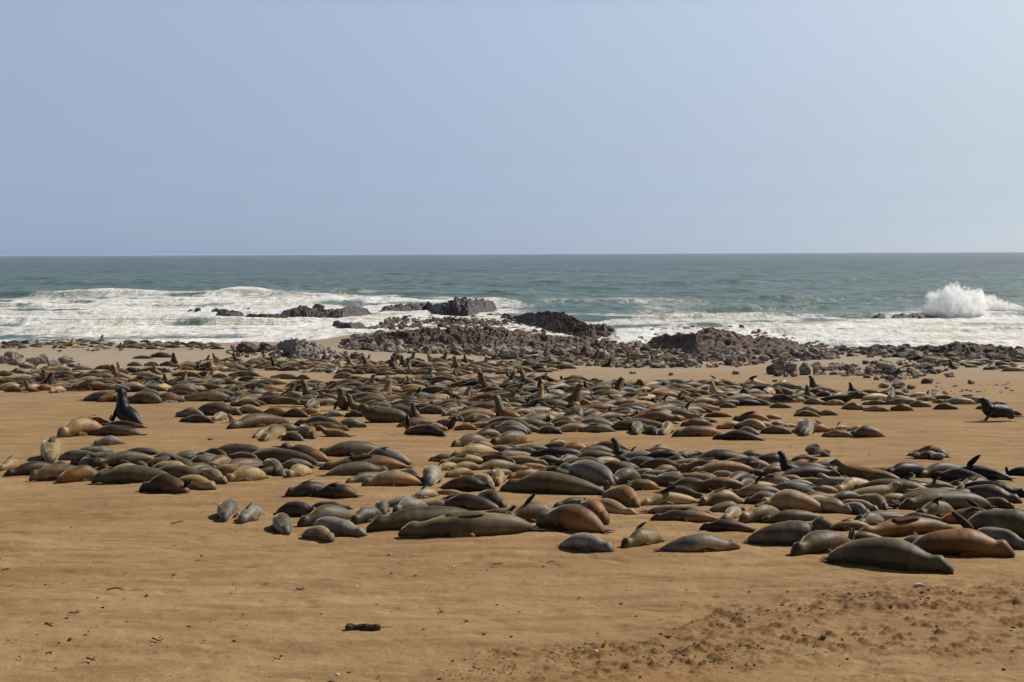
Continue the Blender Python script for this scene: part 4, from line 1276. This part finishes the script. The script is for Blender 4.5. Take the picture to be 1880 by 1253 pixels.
# ------------------------------------------------------------------ spray
def spray(px, py, wpx, hpx, cnt, label, seed, blobs, name='wave_spray'):
    c = onsea(px, py); s = scl(c[1]); rs = np.random.RandomState(seed); v, f = [], []; n0 = 0
    octv = np.array([(1, 0, 0), (-1, 0, 0), (0, 1, 0), (0, -1, 0), (0, 0, 1), (0, 0, -1)], float); octf = ((0, 2, 4), (2, 1, 4), (1, 3, 4), (3, 0, 4), (2, 0, 5), (1, 2, 5), (3, 1, 5), (0, 3, 5))
    W, Hh = wpx/s, hpx/s
    # one closed, ragged hull: the outline of all plumes seen from the middle of the burst
    n_, m_ = 120, 60; th = np.linspace(.02, math.pi-.02, m_)[:, None]; ph = np.linspace(0, 2*math.pi, n_, endpoint=False)[None, :]
    D_ = np.stack([np.sin(th)*np.cos(ph), np.sin(th)*np.sin(ph), np.cos(th)+0*ph], -1); O = np.array([0, 0, .25*Hh])
    rad = np.full(D_.shape[:2], .12*Hh)
    for b in blobs:
        ctr = np.array([b[0]*W, 0, b[1]*Hh]); ax = np.array([b[2]*W, b[2]*W*.8, b[3]*Hh])
        d = D_/ax; o_ = (O-ctr)/ax; A = (d*d).sum(-1); B = (d*o_).sum(-1); C = (o_*o_).sum()-1; disc = B*B-A*C
        t = np.where(disc > 0, (-B+np.sqrt(np.maximum(disc, 0)))/A, 0); rad = np.maximum(rad, t)
    rad = rad*(1.10+.34*fbm(D_[..., 0]*5+seed, D_[..., 2]*5+D_[..., 1]*3, 5, seed, .68)+.55*np.clip(fbm(D_[..., 0]*9+seed, D_[..., 1]*9, 3, seed+9), 0, 1)*np.clip(D_[..., 2], 0, 1)**.7)
    Q = O+D_*rad[..., None]; Q[..., 2] = np.maximum(Q[..., 2], -.3)
    v.append(Q.reshape(-1, 3)); f += [(n0+i*n_+k, n0+(i+1)*n_+k, n0+(i+1)*n_+(k+1) % n_, n0+i*n_+(k+1) % n_) for i in range(m_-1) for k in range(n_)]; n0 += n_*m_
    f.append(tuple(range(n_))[::-1]); f.append(tuple((m_-1)*n_+k for k in range(n_))); nm = len(f)
    for _ in range(cnt):                                 # drops thrown clear of it
        b = blobs[rs.randint(len(blobs))]
        d = rs.normal(0, 1, 3); d[2] += .5; d /= np.linalg.norm(d); r = .9+.16*abs(rs.normal())+.5*rs.rand()**5
        p = np.array([b[0]*W, 0, b[1]*Hh])+d*np.array([b[2]*W, b[2]*W*.8, b[3]*Hh])*r
        if p[2] < 0 or any(np.sum(((p-np.array([q[0]*W, 0, q[1]*Hh]))/np.array([q[2]*W, q[2]*W*.8, q[3]*Hh]))**2) < .8 for q in blobs): continue
        sz = .030*max(.35, 1.5-r)*rs.uniform(.4, 1.3)
        qm, _ = np.linalg.qr(rs.normal(0, 1, (3, 3)))
        v.append(octv@qm*sz+p); f += [tuple(i+n0 for i in q) for q in octf]; n0 += 6
    o = mesh_obj(name, np.concatenate(v), f, [MIST, FOAM], mi=[0]*nm+[1]*(len(f)-nm)); o.location = (c[0], c[1], 0)
    return tag(o, label, 'spray')
spray(1752, 582, 115, 52, 17000, 'tall white burst of spray where a wave hits rock at right', 1,
      [(0, .45, .30, .50), (-.22, .38, .20, .36), (-.30, .25, .16, .30), (.05, .70, .18, .27), (.22, .45, .22, .40), (.34, .28, .16, .28), (-.08, .62, .2, .3), (.1, .3, .35, .3), (-.12, .78, .1, .17), (.2, .68, .12, .18), (-.30, .58, .10, .16), (.02, .92, .08, .12), (.40, .52, .10, .14)])
spray(1826, 574, 90, 28, 2600, 'low curling spray trailing right of the tall burst', 2, [(-.3, .6, .2, .5), (0, .45, .25, .35), (.3, .3, .25, .25), (-.1, .7, .15, .3)])
spray(1150, 630, 60, 22, 3500, 'white surf splashing against the tip of the headland', 3, [(-.2, .5, .2, .5), (.05, .3, .3, .35), (.3, .2, .2, .2), (-.3, .3, .15, .4)])
spray(610, 556, 60, 14, 1600, 'small splash behind the long low rock island', 4, [(0, .4, .3, .5), (.25, .3, .2, .4), (-.3, .3, .2, .3)])

# sea air: the far water pales into it
hz = bpy.data.materials.new('sea_air'); hz.use_nodes = True; hn = hz.node_tree; hn.nodes.clear()
ho = hn.nodes.new('ShaderNodeOutputMaterial'); hv_ = hn.nodes.new('ShaderNodeVolumePrincipled'); hn.links.new(hv_.outputs[0], ho.inputs['Volume'])
hv_.inputs['Color'].default_value = (.80, .89, 1, 1); hv_.inputs['Density'].default_value = 2.6e-5; hv_.inputs['Anisotropy'].default_value = .2
bx_ = [(x, y, z) for x in (-42000, 42000) for y in (-60, 26000) for z in (-6, 14)]
o = mesh_obj('haze', bx_, [(0, 1, 3, 2), (4, 6, 7, 5), (0, 4, 5, 1), (2, 3, 7, 6), (0, 2, 6, 4), (1, 5, 7, 3)], hz, smooth=False); tag(o, kind='stuff')

# ------------------------------------------------------------------ birds
def ell(v, f, c, ctr, rad, col, n=8, m=6, rot=0):
    b = len(v); ca, sa = math.cos(rot), math.sin(rot)
    for i in range(m+1):
        th = math.pi*i/m
        for j in range(n):
            ph = 2*math.pi*j/n; p = np.array([math.cos(th), math.sin(th)*math.cos(ph), math.sin(th)*math.sin(ph)])*rad
            v.append((ctr[0]+p[0]*ca-p[2]*sa, ctr[1]+p[1], ctr[2]+p[0]*sa+p[2]*ca)); c.append(col)
    for i in range(m):
        for j in range(n): f.append((b+i*n+j, b+i*n+(j+1) % n, b+(i+1)*n+(j+1) % n, b+(i+1)*n+j))
def bird_mesh():
    W_, K_, Yl = (.75, .76, .78), (.03, .03, .035), (.55, .38, .05); v, f, c = [], [], []
    ell(v, f, c, (0, 0, .26), (.24, .11, .11), W_, 12, 8, -.15); ell(v, f, c, (-.20, 0, .36), (.09, .055, .09), W_, 10, 6, 1.0); ell(v, f, c, (-.25, 0, .44), (.075, .052, .052), W_, 10, 6)
    ell(v, f, c, (.10, .06, .29), (.26, .055, .075), K_, 10, 6, -.10); ell(v, f, c, (.10, -.06, .29), (.26, .055, .075), K_, 10, 6, -.10)
    ell(v, f, c, (.28, 0, .26), (.14, .05, .02), W_, 8, 4, -.1); ell(v, f, c, (-.345, 0, .43), (.055, .014, .017), Yl, 6, 4, -.1)
    for s in (-1, 1):
        ell(v, f, c, (.0, s*.04, .08), (.09, .010, .010), Yl, 6, 4, math.pi/2); ell(v, f, c, (-.03, s*.04, .008), (.04, .022, .008), Yl, 6, 4)
    return v, f, c
BIRD = G('feathers'); BIRD = BIRD.out(BIRD.mix(1.0, BIRD.attr('col'), BIRD.ramp(BIRD.noise(BIRD.co(), 20), (.3, .85), (.7, 1.1)), 'MULTIPLY'), .7)
v, f, c = bird_mesh(); b0 = mesh_obj('gull', v, f, BIRD, cols=c)
spots = [(609, 692, .95, 200, 'black backed gull standing alone beside an olive seal, largest of the birds'), (34, 645, .8, 10, 'leftmost gull on the pale sand strip at far left'), (104, 643, .8, 190, 'upper gull of the pair on the far left sand strip'),
         (108, 650, .8, 0, 'lower gull of the pair on the far left sand strip'), (160, 648, .8, 20, 'left gull of the row of three on pale sand'), (169, 649, .8, 0, 'middle gull of the row of three on pale sand'),
         (180, 648, .8, 170, 'right gull of the row of three on pale sand'), (220, 648, .8, 10, 'gull standing by itself right of the row of three'), (588, 616, .9, 160, 'dark winged bird at the water edge below the table like rock')]
for i, (px, py, s_, a, lab) in enumerate(spots):
    o = b0 if i == 0 else b0.copy()
    if i: S.collection.objects.link(o)
    p = onground(px, py); o.location = p; o.scale = (s_*1.15,)*3; o.rotation_euler = (0, 0, R_(a)); tag(o, lab, 'gull', 'gulls on the beach')

# ------------------------------------------------------------------ bits on the sand
WOOD = m_plain('driftwood_bark', (.055, .036, .026), .85, .2, .5, 14)
def log_():
    v, f = [], []; rs = np.random.RandomState(9); N, Mr = 16, 10
    for i in range(N):
        t = i/(N-1); r = .028*(1+.25*math.sin(t*14)+.35*math.exp(-((t-.82)/.07)**2))*(1 if .03 < t < .97 else .55)
        for k in range(Mr):
            a = 2*math.pi*k/Mr; rr = r*(1+rs.uniform(-.12, .12)); v.append((-.2+.34*t, .015*math.sin(t*5)+rr*math.cos(a), .028+rr*math.sin(a)))
    for i in range(N-1):
        for k in range(Mr): f.append((i*Mr+k, i*Mr+(k+1) % Mr, (i+1)*Mr+(k+1) % Mr, (i+1)*Mr+k))
    f.append(tuple(range(Mr))[::-1]); f.append(tuple((N-1)*Mr+k for k in range(Mr)))
    b = len(v)
    for i in range(5):
        t = i/4
        for (dy, dz) in ((-.006, 0), (.006, 0), (0, .010)): v.append((.12+.14*t, -.01+dy*(1-.7*t)+.02*t, .02+dz*(1-.6*t)))
    for i in range(4):
        for k in range(3): f.append((b+i*3+k, b+i*3+(k+1) % 3, b+i*3+3+(k+1) % 3, b+i*3+3+k))
    o = mesh_obj('driftwood', v, f, WOOD, smooth=False); p = onground(672, 1150); o.location = p; o.rotation_euler = (0, 0, R_(4))
    tag(o, 'short dark knobbly piece of driftwood on the front sand', 'driftwood')
log_()
def twig(px, py, wpx, label, seed, ang=0):
    p = onground(px, py); L = wpx/scl(p[1]); rs = np.random.RandomState(seed); v, f = [], []; N = 8
    for i in range(N):
        t = i/(N-1); r = .007*(1-.6*t)+.002
        for k in range(5):
            a = 2*math.pi*k/5; v.append((L*(t-.5), .03*math.sin(t*4+seed)+r*math.cos(a), .008+.012*math.sin(t*3+seed*.7)**2+r*math.sin(a)))
    for i in range(N-1):
        for k in range(5): f.append((i*5+k, i*5+(k+1) % 5, (i+1)*5+(k+1) % 5, (i+1)*5+k))
    b = len(v); q = L*.1
    v += [(q, 0, .015), (q+.01, .01, .018), (q+L*.22, .05, .03), (q, .006, .024)]; f += [(b, b+1, b+2), (b+1, b+3, b+2), (b+3, b, b+2)]
    o = mesh_obj('twig', v, f, WOOD); o.location = p; o.rotation_euler = (0, 0, R_(ang)); tag(o, label, 'twig', 'twigs on the sand')
for i, a in enumerate(((213, 1078, 34, 'thin straight twig on the left front sand', 0), (90, 1148, 20, 'short dark twig near the lower left', 2), (290, 1173, 22, 'chunky dark twig with a fork near the lower left', 20),
      (96, 958, 24, 'dark bent twig on a small mound at left', -10), (326, 958, 22, 'slanting twig on the sand left of the lone pups', 15), (1012, 1033, 14, 'dark twig in front of the plump grey seal', -8),
      (90, 1202, 12, 'tiny dark twig at the bottom left', 0), (167, 1212, 22, 'pale faint twig at the bottom left', 0), (552, 1077, 18, 'small twig straight below the front pups', 3), (914, 1036, 20, 'curved twig beside the small sand mound', -5),
      (137, 1124, 18, 'flat little twig on the left sand', 5), (10, 1042, 12, 'dark twig near the left edge', 12))):
    twig(*a[:4], i, a[4])
SHELL = m_plain('pale_stone', (.62, .55, .45), .6, .3, .15, 20)
for (px, py, w, h, lab) in ((620, 1237, 12, 5, 'smooth white pebble at the bottom of the photo'), (1690, 1085, 20, 9, 'pale domed stone on the churned sand at right'), (655, 1073, 8, 4, 'small whitish pebble below the front row'),
                            (832, 1041, 7, 4, 'tiny white pebble in front of the biggest front seal'), (1094, 1193, 9, 5, 'grey pebble among the churned sand')):
    boulder(px, py, w, h, SHELL, lab, 'pale pebbles on the sand', dr=.8, name='pebble', cat='pebble')
CLOD = m_plain('damp_clod', (.225, .135, .066), .95, .1, .35, 30)
def scatter(name, cnt, polys, s0, s1, mat, label, cat, seed, flat=.6):
    rs = np.random.RandomState(seed); v, f, n0 = [], [], 0
    pr = [rock_geo(1, 1, 1, np.random.RandomState(300+i), 1, .2, 12) for i in range(10)]
    n = 0
    while n < cnt:
        po = polys[rs.randint(len(polys))]; xs = [p[0] for p in po]; yy = [p[1] for p in po]
        x = rs.uniform(min(xs), max(xs)); y = min(yy)+(max(yy)-min(yy))*rs.rand()
        if not inside(x, y, po): continue
        c = onground(x, y); n += 1
        if cat == 'sand clods':
            g_ = float(fbm(np.array(c[0]/.8), np.array(c[1]/.45), 3, 31))
            if g_ < rs.uniform(-.15, .35): continue
        sz = s0+(s1-s0)*rs.rand()**4; V, F_ = pr[rs.randint(10)]; a = rs.uniform(0, 6.28); ca, sa = math.cos(a), math.sin(a)
        q = V@np.array([[ca, sa, 0], [-sa, ca, 0], [0, 0, 1]])*np.array([sz*rs.uniform(.8, 1.6), sz, sz*flat*rs.uniform(.6, 1.2)])
        v.append(q+np.array([c[0], c[1], c[2]+ (.02 if cat == 'sand clods' else 0)])); f += [tuple(i+n0 for i in g) for g in F_]; n0 += len(V)
    o = mesh_obj(name, np.concatenate(v), f, mat, smooth=False); tag(o, label, cat, None, 'stuff')
scatter('sand_clods', 1600, [[(1080, 1180), (1250, 1150), (1450, 1092), (1700, 1078), (1880, 1082), (1880, 1125), (1700, 1120), (1400, 1140), (1200, 1180)],
        [(800, 1240), (880, 1195), (1040, 1180), (1300, 1175), (1500, 1150), (1880, 1150), (1880, 1220), (1500, 1230), (1100, 1253)]], .008, .050, CLOD, 'damp orange brown sand clods thrown up in the tracks at lower right', 'sand clods', 31)
scatter('beach_debris', 850, [[(0, 1250), (0, 900), (400, 900), (600, 1000), (1880, 1060), (1880, 1250)], [(0, 1250), (0, 1000), (1880, 1080), (1880, 1250)], [(0, 860), (0, 730), (500, 800), (1880, 790), (1880, 860), (600, 850)]], .008, .05, WOOD, 'dark specks of kelp, droppings and shell grit scattered over the sand', 'debris', 32, .4)
